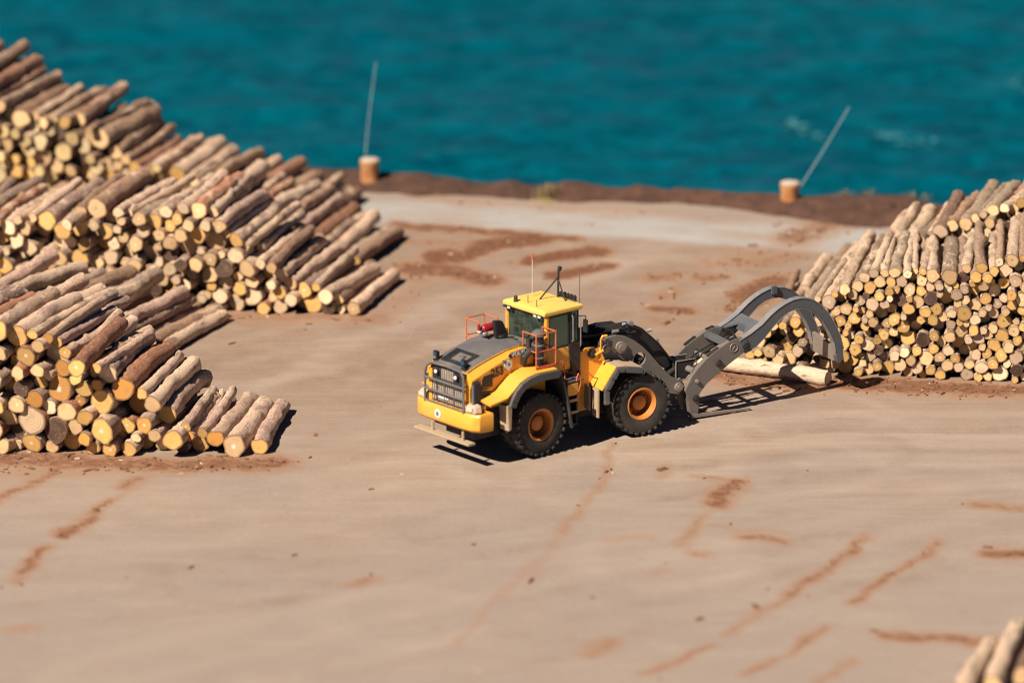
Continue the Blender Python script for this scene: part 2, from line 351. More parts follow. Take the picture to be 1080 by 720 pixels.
n1 = k.noise(mp, 1.15, 6, .62, .9); n2 = k.noise(mp, 2.4, 4, .6, .5); n0 = k.noise(P, .035, 2, .5)
c = k.mix(k.ramp(n1, .38, .60), (.0, .044, .070), (.0, .098, .136)); c = k.mix(k.ramp(n2, .5, .72, 0, .5), c, (.0, .125, .17)); c = k.mix(k.ramp(n0, .35, .65, 0, .4), c, (.0, .05, .085))  # light and dark of the ripples painted into the sea colour
sea.data.materials.append(k.out(c, .22, k.math('ADD', n1, k.math('MULTIPLY', n2, .5)), .5, .3, IOR=1.13))
# few pale foam flecks
k = NT('sea_foam'); foam_m = k.out((.03, .17, .21), .8)
fb = MB()
for (ax, ay), (bx_, by_), n in [((834, 125), (842, 129), 16), ((842, 129), (872, 141), 14), ((930, 137), (985, 143), 22), ((920, 136), (945, 140), 8), ((1066, 88), (1079, 96), 8)]:
    for i in range(n):
        t = rng.random(); g = G(ax+(bx_-ax)*t, ay+(by_-ay)*t, -3); px, py = g.x+rng.gauss(0, .12), g.y+rng.gauss(0, .3); q = rng.uniform(.03, .075); j = int(np.argmin(abs(sx-px))); i2 = int(np.argmin(abs(sy-py)))
        q *= .7; z = -3.2+float((wz*fade)[i2, j])+.05
        fb.add([(px+math.cos(a)*q*3*rng.uniform(.6, 1.2), py+math.sin(a)*q*1.5, z) for a in [m*.785 for m in range(8)]]+[(px, py, z+.05)], [(m, (m+1) % 8, 8) for m in range(8)])
tag(fb.build('sea_foam', foam_m), 'pale foam flecks drifting on the teal sea', 'foam', kind='stuff')

# ---------------------------------------------------------------- bollards, poles, grass tufts
def rusty():
    k = NT('rusty_bollard'); P = k.obj(); n1 = k.noise(P, 3, 6, .7); n2 = k.noise(P, 11, 4, .7)
    c = k.mix(k.ramp(n1, .38, .62), (.34, .115, .03), (.52, .28, .12)); c = k.mix(k.ramp(n2, .6, .75, 0, .7), c, (.13, .05, .03))
    return k.out(c, .85, n2, .4, .02)
RUST = rusty()
k = NT('pale_bollard_top'); PT = k.out(k.mix(k.noise(k.obj(), 6, 5), (.36, .26, .19), (.6, .5, .42)), .8)
k = NT('pole_white'); PW = k.out((.42, .5, .5), .5)
def bollard(x, y, label):
    e = bpy.data.objects.new('bollard', None); col.objects.link(e); e.location = (x, y, 0); tag(e, label, 'bollard', 'bollards on the quay edge')
    MB().lathe([(.33, -.1), (.31, .08), (.285, .2), (.285, .62), (.31, .68), (.31, .80), (.29, .82)], (0, 0, 0), (0, 0, 1), 28).build('post', RUST, e, smooth=30)
    MB().lathe([(.30, .822), (.30, .845), (.24, .87), (.05, .885)], (0, 0, 0), (0, 0, 1), 28).build('cap', PT, e)
b1 = G(390, 189, .2); b2 = G(833, 215, .15)
bollard(b1.x, b1.y, 'rusty tan bollard beside the upright white pole')
bollard(b2.x, b2.y, 'orange rusty bollard beside the strongly leaning pole')
def pole(p0, p1, bend, label):
    q = []
    for i in range(9):
        t = i/8; q.append(Vector(p0).lerp(Vector(p1), t)+Vector((bend*math.sin(t*math.pi), 0, 0)))
    base = q[0]; e = bpy.data.objects.new('thin_pole', None); col.objects.link(e); e.location = base; tag(e, label, 'pole', 'thin poles on the quay edge')
    MB().tube([v-base for v in q], .012, 8, .008).build('shaft', PW, e)
    MB().lathe([(.06, -.05), (.06, .12), (.045, .14)], (0, 0, 0), (q[1]-base), 10).build('socket', RUST, e)
def at(px, py, y):                                   # spot at a given distance row
    g0, g1 = G(px, py, 0), G(px, py, 5); t = (y-g0.y)/(g1.y-g0.y); return g0.lerp(g1, t)
yp = b1.y+.42; p0 = at(383.5, 180, yp); p0.z = .15; pole(p0, at(396.6, 66, yp+.3), -.04, 'thin white pole standing nearly upright behind the far bollard')
yp = b2.y+.40; p0 = at(834, 212, yp); p0.z = .12; pole(p0, at(895.5, 113, yp+.3), .03, 'thin white pole leaning well over to the right')
k = NT('dry_grass'); GR = k.out(k.mix(k.noise(k.obj(), 5), (.17, .13, .05), (.36, .27, .13)), .9)
def tuft(px, py, sz, label):
    g = G(px, py, .2); b = MB()
    for i in range(int(70*sz)):
        a = rng.uniform(0, 6.28); r = abs(rng.gauss(0, .22*sz)); h = rng.uniform(.12, .34)*(1-.4*min(1, r/(.5*sz))); l = rng.uniform(.0, .16)
        x, y = math.cos(a)*r*1.6, math.sin(a)*r; dx, dy = math.cos(a)*l, math.sin(a)*l; t = a+1.57; wx, wy = math.cos(t)*.016, math.sin(t)*.016
        b.add([(x-wx, y-wy, -.25), (x+wx, y+wy, -.25), (x+dx+wx*.4, y+dy+wy*.4, h), (x+dx-wx*.4, y+dy-wy*.4, h), (x+.012, y+.012, -.25), (x+dx+.006, y+dy+.006, h)], [(0, 1, 2, 3), (1, 4, 5, 2), (4, 0, 3, 5), (2, 5, 3)])
    b.lathe([(.45*sz, -.3), (.4*sz, -.2), (.1, -.16)], (0, 0, 0), (0, 0, 1), 12); o = b.build('grass_tuft', GR); o.location = g; tag(o, label, 'grass tuft', 'grass tufts on the bark bank')
for px, py, sz, l in [(575, 203, 1.2, 'wide flat yellowish tuft on the bank behind the loader'), (888, 210, .8, 'low yellowish tuft on the bank just right of the right bollard'), (962, 212, 1.1, 'rounded yellowish tuft at the left foot of the rear right stack'), (915, 207, .4, 'few upright pale stalks on the crest of the right bank')]:
    tuft(px, py, sz, l)
# stones on the bank
sb = MB(); st = G(932, 221, .3)
sb.loft([[Vector((math.cos(a)*r, math.sin(a)*r*.6, z))+Vector((rng.gauss(0, .02), rng.gauss(0, .02), rng.gauss(0, .02))) for a in [j*.785 for j in range(8)]] for r, z in ((.34, -.15), (.42, 0), (.36, .14), (.16, .22))])
o = sb.build('stone', bank.data.materials[0], None, smooth=60); o.location = st; tag(o, 'dark brown stone lying on the right end of the bark bank', 'stone')

# ---------------------------------------------------------------- logs
def bark_mat():
    k = NT('log_bark'); P = k.attr('lp').outputs[1]; tone = k.attr('tone').outputs[0]; pl = k.attr('peel').outputs[2]
    mp = k.n('ShaderNodeMapping', i_0=P, i_Scale=(1, .38, 1)).outputs[0]
    n1 = k.noise(mp, 6.5, 6, .72, .8); n2 = k.noise(mp, 19, 5, .75); n3 = k.noise(mp, 2.4, 5, .65, .5)
    c = k.mix(k.ramp(n1, .36, .56, .1, 1), k.mix(.55, tone, (.09, .045, .032)), tone)
    c = k.mix(k.ramp(n3, .45, .36, 0, .7), c, k.mix(.5, tone, (.09, .045, .035)))
    f = k.math('ADD', n3, k.math('MULTIPLY', k.math('SUBTRACT', pl, .5), .34))
    c = k.mix(k.ramp(f, .55, .61, 0, .8), c, k.mix(k.ramp(n2, .35, .65), (.56, .37, .25), (.86, .63, .45)))
    c = k.mix(k.ramp(n1, .58, .65, 0, .9), c, (.05, .026, .02))
    c = k.mix(k.ramp(n2, .59, .68, 0, .85), c, (.06, .03, .024))
    c = k.mix(k.ramp(n2, .44, .33, 0, .55), c, (.84, .62, .46))
    return k.out(c, .9, k.math('ADD', n1, n2), .9, .05)
def end_mat():
    k = NT('log_cut_end'); P = k.attr('lp').outputs[1]; tone = k.attr('tone').outputs[0]; ring = k.attr('ring').outputs[2]
    n1 = k.noise(P, 4, 5, .65); n2 = k.noise(P, 16, 3, .6)
    r2 = k.math('ADD', ring, k.math('MULTIPLY', n1, .25))
    wv = k.math('SINE', k.math('MULTIPLY', r2, 34.0))
    c = k.mix(k.ramp(wv, -1, 1, 0, .16), tone, k.mix(.5, tone, (.25, .12, .05)))
    c = k.mix(k.ramp(n1, .48, .72, 0, .75), c, k.mix(.5, tone, (.24, .13, .07)))
    c = k.mix(k.ramp(n2, .6, .8, 0, .4), c, (.78, .64, .46))
    c = k.mix(k.ramp(ring, .82, .94, 0, .8), c, (.12, .065, .04))
    mk = k.attr('mark')
    c = k.mix(k.math('MULTIPLY', k.ramp(k.math('ADD', ring, k.math('MULTIPLY', n2, .2)), .34, .22), mk.outputs[3]), c, mk.outputs[0])
    return k.out(c, .85, k.math('ADD', n1, wv), .25, .01)
BARK, ENDM = bark_mat(), end_mat()
NS, NR = 18, 22

class Log:
    pass
def log_shape(r, L, seed, bd=1):
    """bark surface and the two end faces of one log lying along +y, centre at the origin"""
    q = random.Random(seed); tp = q.uniform(.0, .14); bend = (q.gauss(0, .05)*bd, q.gauss(0, .035)*bd); ph = [q.uniform(0, 6.28) for _ in range(6)]; ov = q.uniform(0, .13); lob = q.randint(3, 7); la = q.uniform(.0, .028); nz = min(1, r/.22)
    knots = [(q.uniform(-.45, .45)*L, q.uniform(0, 6.28), q.uniform(.02, .075)) for _ in range(q.randint(3, 9))]
    ce = (q.uniform(-.12, .12), q.uniform(-.12, .12)); tilt = (q.gauss(0, .10), q.gauss(0, .10))
    V = []
    for i in range(NR):
        t = i/(NR-1)-.5; y = t*L
        for j in range(NS):
            a = 2*math.pi*j/NS
            rr = r*(1-tp*t)*(1+ov*math.cos(2*a+ph[0])*.5+la*math.cos(lob*a+ph[1]))+nz*(.010*math.sin(7*y+3*a+ph[2])+.011*math.sin(3.1*y-2*a+ph[3])+.008*math.sin(13*y+5*a+ph[4])+.009*math.sin(17*y-4*a+ph[5])+q.gauss(0, .007))
            for ky, ka, kh in knots:
                d = ((y-ky)/.14)**2+(math.sin((a-ka)/2)*2*r/.12)**2
                if d < 6: rr += kh*math.exp(-d)
            c = math.cos(t*math.pi)
            yy = y+((tilt[0]*math.cos(a)+tilt[1]*math.sin(a))*rr if i in (0, NR-1) else 0)
            V.append((math.cos(a)*rr+bend[0]*c, yy, math.sin(a)*rr+bend[1]*c))
    F = [(i*NS+j, (i+1)*NS+j, (i+1)*NS+(j+1) % NS, i*NS+(j+1) % NS) for i in range(NR-1) for j in range(NS)]
    # end fan with an inner ring and a centre
    def endf(base, s):
        ring = [Vector(V[base+j]) for j in range(NS)]; cen = sum(ring, Vector())/NS+Vector((ce[0]*r, 0, ce[1]*r))
        vs = ring+[cen.lerp(p, .5) for p in ring]+[cen]
        fs = []
        for j in range(NS):
            m = (j+1) % NS; fs += [(j, m, NS+m, NS+j), (NS+j, NS+m, 2*NS)]
        if s > 0: fs = [tuple(reversed(f)) for f in fs]
        return [tuple(v) for v in vs], fs
    return V, F, endf(0, -1), endf((NR-1)*NS, 1)
RINGV = [1.0]*NS+[.5]*NS+[0.0]

def profile(tab, u):
    if u <= tab[0][0] or u >= tab[-1][0]: return tab[0][1] if u <= tab[0][0] else tab[-1][1]
    for (a, b), (c, d) in zip(tab[:-1], tab[1:]):
        if a <= u <= c: return b+(d-b)*(u-a)/(c-a)
def pack(u0, u1, tab, rfun, seed):
    """drops round ends one by one into the section of a stack: each rests on the ground or on others"""
    q = random.Random(seed); us = np.arange(u0, u1, .02); Hh = np.array([profile(tab, u) for u in us]); out = []
    fail = 0; cu = np.zeros(0); cz = np.zeros(0); cr = np.zeros(0)
    while fail < 25:
        r = rfun(q); z = np.full(len(us), r*.97)
        if len(cu):
            dx = np.abs(us[None, :]-cu[:, None]); rr = (cr+r)[:, None]*1.005
            zz = np.where(dx < rr, cz[:, None]+np.sqrt(np.maximum(rr*rr-dx*dx, 0)), 0); z = np.maximum(z, zz.max(0))
        ok = (z <= Hh+.08)
        lm = np.ones(len(us), bool); lm[1:] &= z[1:] <= z[:-1]; lm[:-1] &= z[:-1] <= z[1:]
        ok &= lm
        if not ok.any(): fail += 1; continue
        idx = np.where(ok)[0]; sc_ = z[idx]+np.array([q.uniform(0, .22) for _ in idx]); b = idx[int(np.argmin(sc_))]
        cu = np.append(cu, us[b]); cz = np.append(cz, z[b]); cr = np.append(cr, r); out.append([float(us[b]), float(z[b]), r])
    # layer above the ground, and which ends are free on top
    out.sort(key=lambda c: c[1])
    for c in out:
        sup = [d for d in out if d is not c and d[1] < c[1] and math.hypot(c[0]-d[0], c[1]-d[1]) < (c[2]+d[2])*1.06+.01]
        c.append(1 if c[1] < c[2]*1.02 or not sup else 1+max(d[3] for d in sup))
    for c in out:
        c.append(not any(d[1] > c[1]+.05 and abs(d[0]-c[0]) < (d[2]+c[2])*.72 for d in out))
    return out

LOGS = []
def stack(key, name, end, p0, p1, az, tab, u0, u1, rfun, tones, barks, seed, L=3.9, jit=.16, lay=None, marks=(), dark=.07, tj=2.8, rec=.2):
    """a row of logs: front line p0->p1 on the ground, logs pointing along az"""
    q = random.Random(seed*31+5)
    P0, P1 = Vector((*p0, 0)), Vector((*p1, 0)); slope = (P1.y-P0.y)/(P1.x-P0.x)
    for (u, z, r, layer, top) in (lay or pack(u0, u1, tab, rfun, seed)):
        g = Log(); g.key, g.stack, g.end, g.layer, g.top, g.r, g.u, g.z = key, name, end, layer, top, r, u, z
        sd_ = (tj if layer > 1 else 2.0) if top else 1.6
        a = az(u) if callable(az) else az
        a = R(a+q.gauss(0, sd_)); pit = q.gauss(0, .03 if top and layer > 1 else .006)
        d = Vector((math.cos(a)*math.cos(pit), math.sin(a)*math.cos(pit), math.sin(pit)))
        l = L+q.uniform(-.15, .12)
        fr = Vector((u, P0.y+(u-P0.x)*slope+q.gauss(0, jit)+(q.gauss(0, .2) if q.random() < .15 else 0), z))
        fr += d*(q.uniform(.2, .75) if q.random() < rec and not top else 0); g.c = fr+d*(l/2); g.d = d; g.L = l; g.seed = q.randint(0, 10**6); g.bend = 1 if key[-5:] != 'right' else .5; g.roll = q.uniform(0, 6.28)
        t = q.random(); g.dk = q.random() < dark and not top
        b = tones[q.randrange(len(tones))]; s = q.uniform(.62, 1.12); g.tone = (.06, .03, .02) if g.dk else tuple(min(.85, x*s) for x in b)
        b = barks[q.randrange(len(barks))]; s = q.uniform(.62, 1.4); g.bark = tuple(x*s for x in b); g.peel = q.random()
        g.mark = (0, 0, 0, 0)
        for ch, cc in marks:
            if not g.dk and q.random() < ch: g.mark = cc; break
        LOGS.append(g)
ru = lambda a, b, c: (lambda q: min(max(q.gauss(a, b), c[0]), c[1]))
YEL, PALE, ORA, GRY, CRM = (.70, .40, .12), (.74, .475, .235), (.62, .28, .06), (.54, .37, .245), (.78, .545, .335)
BK = [(.60, .40, .285), (.63, .42, .295), (.48, .31, .235), (.67, .47, .335), (.44, .19, .10), (.52, .335, .26)]
BK2 = BK+[(.48, .34, .245), (.42, .245, .155)]
WHT = (.72, .66, .58, .6); BLU = (.12, .3, .38, .65); GRN = (.04, .2, .09, .8)
stack('near_left', 'nearest left stack', 'right', (-16, -10.95), (-6.8, -11.1), lambda u: min(81, max(66, 66+(u+16)*1.75)),
      [(-17.5, 3.6), (-15.03, 3.6), (-13.94, 3.55), (-12.7, 3.25), (-12.26, 3.0), (-11.89, 2.8), (-11.48, 2.51), (-11.01, 2.37), (-10.47, 1.79), (-10.0, 1.41), (-9.67, 1.11), (-9.3, .86), (-8.44, .56), (-7.9, .3), (-7.63, .2), (-6.8, .2)],
      -16.3, -6.85, ru(.235, .06, (.14, .37)), [YEL, YEL, PALE, YEL, CRM, YEL, ORA, PALE, ORA], BK, 11, marks=((.45, WHT),))
stack('behind_near', 'row behind the nearest left stack', 'right', (-17, -6.5), (-10, -6.5), 66,
      [(-17.5, 2.3), (-14.5, 2.4), (-13.2, 2.4), (-12.6, 1.8), (-12.2, 1.0), (-11.8, .2)], -16.5, -11.7, ru(.235, .05, (.15, .36)), [YEL, PALE], BK, 12)
stack('low_row', 'low row between two left stacks', 'right', (-16, -1.7), (-10.2, -1.0), 63,
      [(-16, 1.9), (-13, 1.5), (-12, 1.1), (-11.3, .75), (-10.9, .25), (-10.1, .2)], -15.5, -10.1, ru(.23, .03, (.18, .3)), [YEL, PALE], BK2, 13)
stack('mid_left', 'middle left stack', 'right', (-16, 3.45), (-4.2, 2.75), 72,
      [(-17, 2.9), (-16.03, 2.81), (-14.82, 2.76), (-13.81, 2.67), (-13.19, 2.9), (-12.06, 3.11), (-10.99, 2.87), (-9.61, 3.19), (-8.72, 2.9), (-8.27, 2.32), (-7.72, 1.76), (-6.99, 1.5), (-6.32, .89), (-5.61, .71), (-5.0, .2), (-4.1, .2)],
      -16.2, -4.45, ru(.20, .05, (.125, .34)), [PALE, CRM, CRM, YEL, PALE], BK2, 14, marks=((.35, WHT), (.3, BLU)))
stack('behind_mid', 'row behind the middle left stack', 'right', (-13, 7.9), (-4.3, 7.7), 72,
      [(-13, 2.6), (-8.8, 2.3), (-7.5, 1.7), (-7.2, 1.55), (-6.5, 1.15), (-5.83, .65), (-5.25, .55), (-4.8, .2)], -9.2, -4.8, ru(.21, .045, (.14, .33)), [YEL, PALE], BK2, 15)
stack('far_left', 'far left stack by the water', 'right', (-17, 12.2), (-6, 12.0), 70,
      [(-17.5, 5.0), (-16.6, 4.77), (-15.65, 3.84), (-15.25, 3.63), (-14.34, 3.6), (-13.43, 3.63), (-12.77, 3.0), (-12.1, 2.35), (-11.26, 2.0), (-10.12, 1.85), (-9.53, 1.5), (-8.07, 1.2), (-6.46, .4), (-6.2, .2)],
      -17.3, -6.1, ru(.205, .045, (.13, .33)), [(.62, .45, .2), (.6, .46, .25), YEL, PALE], [(.42, .26, .16), (.46, .30, .19), (.36, .20, .12), (.32, .155, .09)], 16)
stack('near_right', 'right stack behind the grapple', 'left', (6.9, -2.95), (16, -4.35), lambda u: 72+min(13, max(0, (u-7)*2.6)),
      [(6.8, .5), (7.2, .95), (7.44, 1.22), (8.22, 1.65), (9.01, 2.27), (9.76, 2.64), (10.46, 3.03), (11.5, 3.05), (12.96, 3.2), (13.72, 3.38), (14.5, 3.77), (16.5, 4.1)],
      6.85, 15.6, ru(.147, .033, (.095, .25)), [GRY, PALE, YEL, CRM, YEL, YEL, PALE], [(.48, .34, .235), (.44, .30, .205), (.50, .37, .26), (.40, .255, .17)], 17, marks=((.16, GRN), (.4, WHT)), dark=.06, jit=.11, tj=1.6, rec=.1)
stack('far_right', 'rear right stack by the water', 'left', (7.6, .75), (16, .55), 75,
      [(7.2, .3), (7.92, .65), (8.61, 1.3), (9.71, 1.85), (10.56, 2.35), (11.36, 2.8), (12.19, 3.1), (13.29, 3.4), (13.86, 3.7), (14.39, 3.85), (14.94, 4.05), (16.5, 4.5)],
      7.3, 15.8, ru(.17, .034, (.11, .25)), [GRY, PALE, CRM, YEL, PALE], [(.50, .36, .24), (.48, .32, .205), (.52, .38, .26), (.40, .23, .145)], 18, dark=.02, tj=1.8)

def place_log(a, b, r, tone, bark, peel, label, seed, mark=(0, 0, 0, 0)):
    g = Log(); a, b = Vector(a), Vector(b); g.key = 'loose'; g.label = label; g.c = (a+b)/2; g.d = (b-a).normalized(); g.L = (b-a).length; g.r = r; g.seed = seed; g.roll = 1.0
    g.bend = 1; g.tone, g.bark, g.peel, g.mark, g.dk, g.top = tone, bark, peel, mark, False, True; LOGS.append(g)
place_log((9.06, -4.42, .205), (5.3, -2.72, .205), .20, CRM, (.66, .50, .37), 1.0, 'pale bare log lying on the asphalt under the grapple', 901)
place_log((11.2, -31.8, .25), (12.12, -28.2, .25), .24, PALE, (.5, .38, .28), .9, 'leftmost pale log cut off by the bottom right corner', 902)
place_log((11.95, -31.4, .27), (12.92, -26.9, .27), .27, PALE, (.52, .4, .3), .9, 'long pale log in the bottom right corner, right of a shorter one', 903)
place_log((12.75, -30.6, .25), (13.5, -26.9, .25), .25, PALE, (.2, .11, .07), .2, 'dark bark log at the right frame edge in the bottom corner', 904)

def log_world(g):
    y = g.d; x = y.cross(Vector((0, 0, 1))).normalized(); z = x.cross(y)
    m = Matrix((x, y, z)).transposed() @ Matrix.Rotation(g.roll, 3, 'Y')
    return m
# how large each log shows from the camera: those that show largest become objects of their own
AV, AF, OWN = [], [], []
for i, g in enumerate(LOGS):
    g.m = log_world(g); o = len(AV)
    for s in (-1, 1):
        for j in range(10):
            a = j*.6283; AV.append(g.c+g.m @ Vector((math.cos(a)*g.r, s*g.L/2, math.sin(a)*g.r)))
    AF += [(o+j, o+(j+1) % 10, o+10+(j+1) % 10, o+10+j) for j in range(10)]+[tuple(range(o, o+10)), tuple(range(o+10, o+20))]
    OWN += [i]*12; g.px = 0
bvh = BVHTree.FromPolygons(AV, AF)
for py in range(30, 720, 3):
    for px in range(0, 1080, 3):
        if (500 < px < 760 and py > 200) or (py > 500 and px < 1000) or (440 < px < 780): continue
        d = (G(px, py)-CAM).normalized() if py > 45 else (G(px, 45)-CAM).normalized()
        h = bvh.ray_cast(CAM, d)
        if h[2] is not None: LOGS[OWN[h[2]]].px += 1
rank = sorted(LOGS, key=lambda g: -(g.px+(1000 if g.key == 'loose' else 0)))
SINGLE = [g for g in rank if g.px > 0][:300]; rest = [g for g in LOGS if g not in SINGLE]
print('LOGS', len(LOGS), 'seen', sum(g.px > 0 for g in LOGS), 'single', len(SINGLE), 'cut', SINGLE[-1].px)

W1 = ['', 'first', 'second', 'third', 'fourth', 'fifth', 'sixth', 'seventh', 'eighth', 'ninth', 'tenth', 'eleventh', 'twelfth', 'thirteenth', 'fourteenth', 'fifteenth', 'sixteenth', 'seventeenth', 'eighteenth', 'nineteenth']
def nth(n):
    if n < 20: return W1[n]
    t, o = divmod(n, 10)
    return ['twentieth', 'thirtieth', 'fortieth', 'fiftieth', 'sixtieth'][t-2] if o == 0 else ['twenty', 'thirty', 'forty', 'fifty', 'sixty'][t-2]+'-'+W1[o]
def hue(c):
    if c[0] < .2: return 'dark'
    if c[2] < c[0]*.2: return 'orange'
    if c[2] < c[0]*.4: return 'yellow'
    if c[0] < .6 and c[2] > c[0]*.48: return 'greyish'
    return 'pale'
for key in {g.key for g in LOGS}-{'loose'}:
    mem = [g for g in LOGS if g.key == key and g.px > 0]; rm = sum(g.r for g in mem)/len(mem)
    for kind in [('top',)]+[('lay', n) for n in range(1, 30)]:
        sel = [g for g in mem if (g.top and kind[0] == 'top') or (not g.top and kind[0] == 'lay' and g.layer == kind[1])]
        sel.sort(key=lambda g: g.u, reverse=sel[0].end == 'right' if sel else False)
        for i, g in enumerate(sel):
            sz = 'thick ' if g.r > rm*1.18 else 'thin ' if g.r < rm*.84 else ''
            if kind[0] == 'top': g.label = f'{sz}barked log on top, {nth(i+1)} from {g.end}, {g.stack}'
            else:
                lw = 'bottom layer' if kind[1] == 1 else f'{nth(kind[1])} layer up'
                g.label = f'{sz}{hue(g.tone)} log end, {nth(i+1)} from {g.end}, {lw}, {g.stack}'
GRP = {'near_left': 'logs of the nearest left stack', 'behind_near': 'logs behind the nearest left stack', 'low_row': 'logs of the low row', 'mid_left': 'logs of the middle left stack', 'behind_mid': 'logs behind the middle left stack', 'far_left': 'logs of the far left stack', 'near_right': 'logs of the right stack', 'far_right': 'logs of the rear right stack', 'loose': 'loose logs on the asphalt'}

def log_attrs(me, lp, tone, ring=None, peel=None, mark=None):
    a = me.attributes.new('lp', 'FLOAT_VECTOR', 'POINT'); a.data.foreach_set('vector', np.asarray(lp, np.float32).ravel())
    a = me.attributes.new('tone', 'FLOAT_COLOR', 'POINT'); a.data.foreach_set('color', np.asarray(tone, np.float32).ravel())
    if ring is not None: a = me.attributes.new('ring', 'FLOAT', 'POINT'); a.data.foreach_set('value', np.asarray(ring, np.float32))
    if peel is not None: a = me.attributes.new('peel', 'FLOAT', 'POINT'); a.data.foreach_set('value', np.asarray(peel, np.float32))
    if mark is not None: a = me.attributes.new('mark', 'FLOAT_COLOR', 'POINT'); a.data.foreach_set('color', np.asarray(mark, np.float32).ravel())
def sharp(me):
    me.shade_smooth(); me.set_sharp_from_angle(angle=R(50))
for g in SINGLE:
    V, F, e0, e1 = log_shape(g.r, g.L, g.seed, g.bend); off = Vector((g.seed % 97, g.seed % 53, g.seed % 31))
    me = bpy.data.meshes.new('log'); n = len(V)
    vs = list(V)+list(e1[0]); fs = F+[tuple(n+i for i in f) for f in e1[1]]
    me.from_pydata(vs, [], fs); me.materials.append(BARK); me.materials.append(ENDM)
    me.polygons.foreach_set('material_index', [0]*len(F)+[1]*len(e1[1]))
    log_attrs(me, [Vector(v)+off for v in vs], [(*g.bark, 1)]*n+[(*g.tone, 1)]*len(e1[0]), [1]*n+RINGV, [g.peel]*len(vs), [(0, 0, 0, 0)]*len(vs)); sharp(me)
    o = bpy.data.objects.new('log', me); col.objects.link(o); o.matrix_world = Matrix.Translation(g.c) @ g.m.to_4x4(); tag(o, g.label, 'log', GRP[g.key])
    g.obj = o
    me = bpy.data.meshes.new('cut_end'); me.from_pydata([(x, y-.004, z) for x, y, z in e0[0]], [], e0[1]); me.materials.append(ENDM)
    log_attrs(me, [Vector(v)+off for v in e0[0]], [(*g.tone, 1)]*len(e0[0]), RINGV, None, [g.mark]*len(e0[0])); sharp(me)
    c = bpy.data.objects.new('cut_end', me); col.objects.link(c); c.parent = o
vs, fs, mi, lp, tn, rg, pe, mk = [], [], [], [], [], [], [], []
for g in rest:
    V, F, e0, e1 = log_shape(g.r, g.L, g.seed, g.bend); off = Vector((g.seed % 97, g.seed % 53, g.seed % 31))
    for (v, f, m) in ((V, F, 0), (*e0, 1), (*e1, 1)):
        o = len(vs); vs += [g.c+g.m @ Vector(p) for p in v]; fs += [tuple(o+i for i in q) for q in f]; mi += [m]*len(f)
        lp += [Vector(p)+off for p in v]; tn += [(*(g.tone if m else g.bark), 1)]*len(v); rg += RINGV if m else [1]*len(v); pe += [g.peel]*len(v); mk += [g.mark if m else (0, 0, 0, 0)]*len(v)
me = bpy.data.meshes.new('stacked_logs'); me.from_pydata(vs, [], fs); me.materials.append(BARK); me.materials.append(ENDM); me.polygons.foreach_set('material_index', mi)
log_attrs(me, lp, tn, rg, pe, mk); sharp(me)
o = bpy.data.objects.new('stacked_logs', me); col.objects.link(o); tag(o, 'mass of small log ends packed in the stacks', 'logs', kind='stuff')

# bark and wood chips lying on the ground
chips = [MB(), MB()]
cand = nrng.uniform((-19, -33), (19, 16), (60000, 2)); pm = bark_mask(cand[:, 0], cand[:, 1])
sel = cand[(nrng.random(60000) < np.clip(pm-.15, 0, 1)**1.3*np.where(cand[:, 1] < -13, .07, np.where((cand[:, 1] > -1) & (cand[:, 0] < 6), .28, .75))+.0012) & (cand[:, 1] < edge(cand[:, 0])-1)]
for x, y in sel:
    b = chips[0] if rng.random() < .93 else chips[1]
    s = min(.24 if b is chips[0] else .09, rng.expovariate(1/.05)+.02); a = rng.uniform(0, 6.28); ca, sa = math.cos(a), math.sin(a); w_ = s*rng.uniform(.25, .7); h = rng.uniform(.012, .04); t = rng.uniform(-.3, .3)
    P8 = [(-s, -w_*.6, 0), (s*.7, -w_, 0), (s, w_*.5, 0), (-s*.6, w_, 0), (-s*.9, -w_*.4, h), (s*.6, -w_*.8, h*.8), (s*.8, w_*.4, h*1.2), (-s*.5, w_*.8, h)]
    b.add([(x+px*ca-py*sa, y+px*sa+py*ca, pz-.012) for px, py, pz in P8], [(3, 2, 1, 0), (4, 5, 6, 7), (0, 1, 5, 4), (1, 2, 6, 5), (2, 3, 7, 6), (3, 0, 4, 7)])
k = NT('bark_chip'); tag(chips[0].build('bark_debris', k.out(k.mix(k.noise(k.obj(), 7, 3), (.09, .035, .018), (.24, .12, .06)), .95)), 'red-brown bark chips strewn over the asphalt', 'bark debris', kind='stuff')
k = NT('wood_chip'); tag(chips[1].build('wood_splinters', k.out((.46, .35, .25), .9)), 'pale wood splinters scattered over the asphalt', 'splinters', kind='stuff')
#LOADER#
# ---------------------------------------------------------------- wheel loader
TR, TF, HX, HY = R(40.45), R(29.0), 1.3076, -9.0558
loader = bpy.data.objects.new('wheel_loader', None); col.objects.link(loader); loader.location = (HX, HY, 0)
tag(loader, 'yellow wheel loader with a grey log grapple and orange guard rails', 'wheel loader')
def rp(name, mb, mat, parent=None, bevel=.015, **kw): return mb.build(name, M[mat], parent or loader, TR, bevel, **kw)
def fp(name, mb, mat, parent=None, bevel=.015, **kw): return mb.build(name, M[mat], parent or loader, TF, bevel, **kw)
def lettering(name, txt, size, x, y, z, mat, parent, slope=0.0, facing='-y', squeeze=1.0):
    vs, fs = text_mesh(txt, size); c, s_ = math.cos(slope), math.sin(slope); b = MB(); out = []
    for px, py, pz in vs:
        px *= squeeze
        a, h = px*c-py*s_, px*s_+py*c
        out.append((x+a, y-pz, z+h) if facing == '-y' else (x-pz, y-a, z+h))
    b.add(out, fs); return rp(name, b, mat, parent, 0, smooth=20)

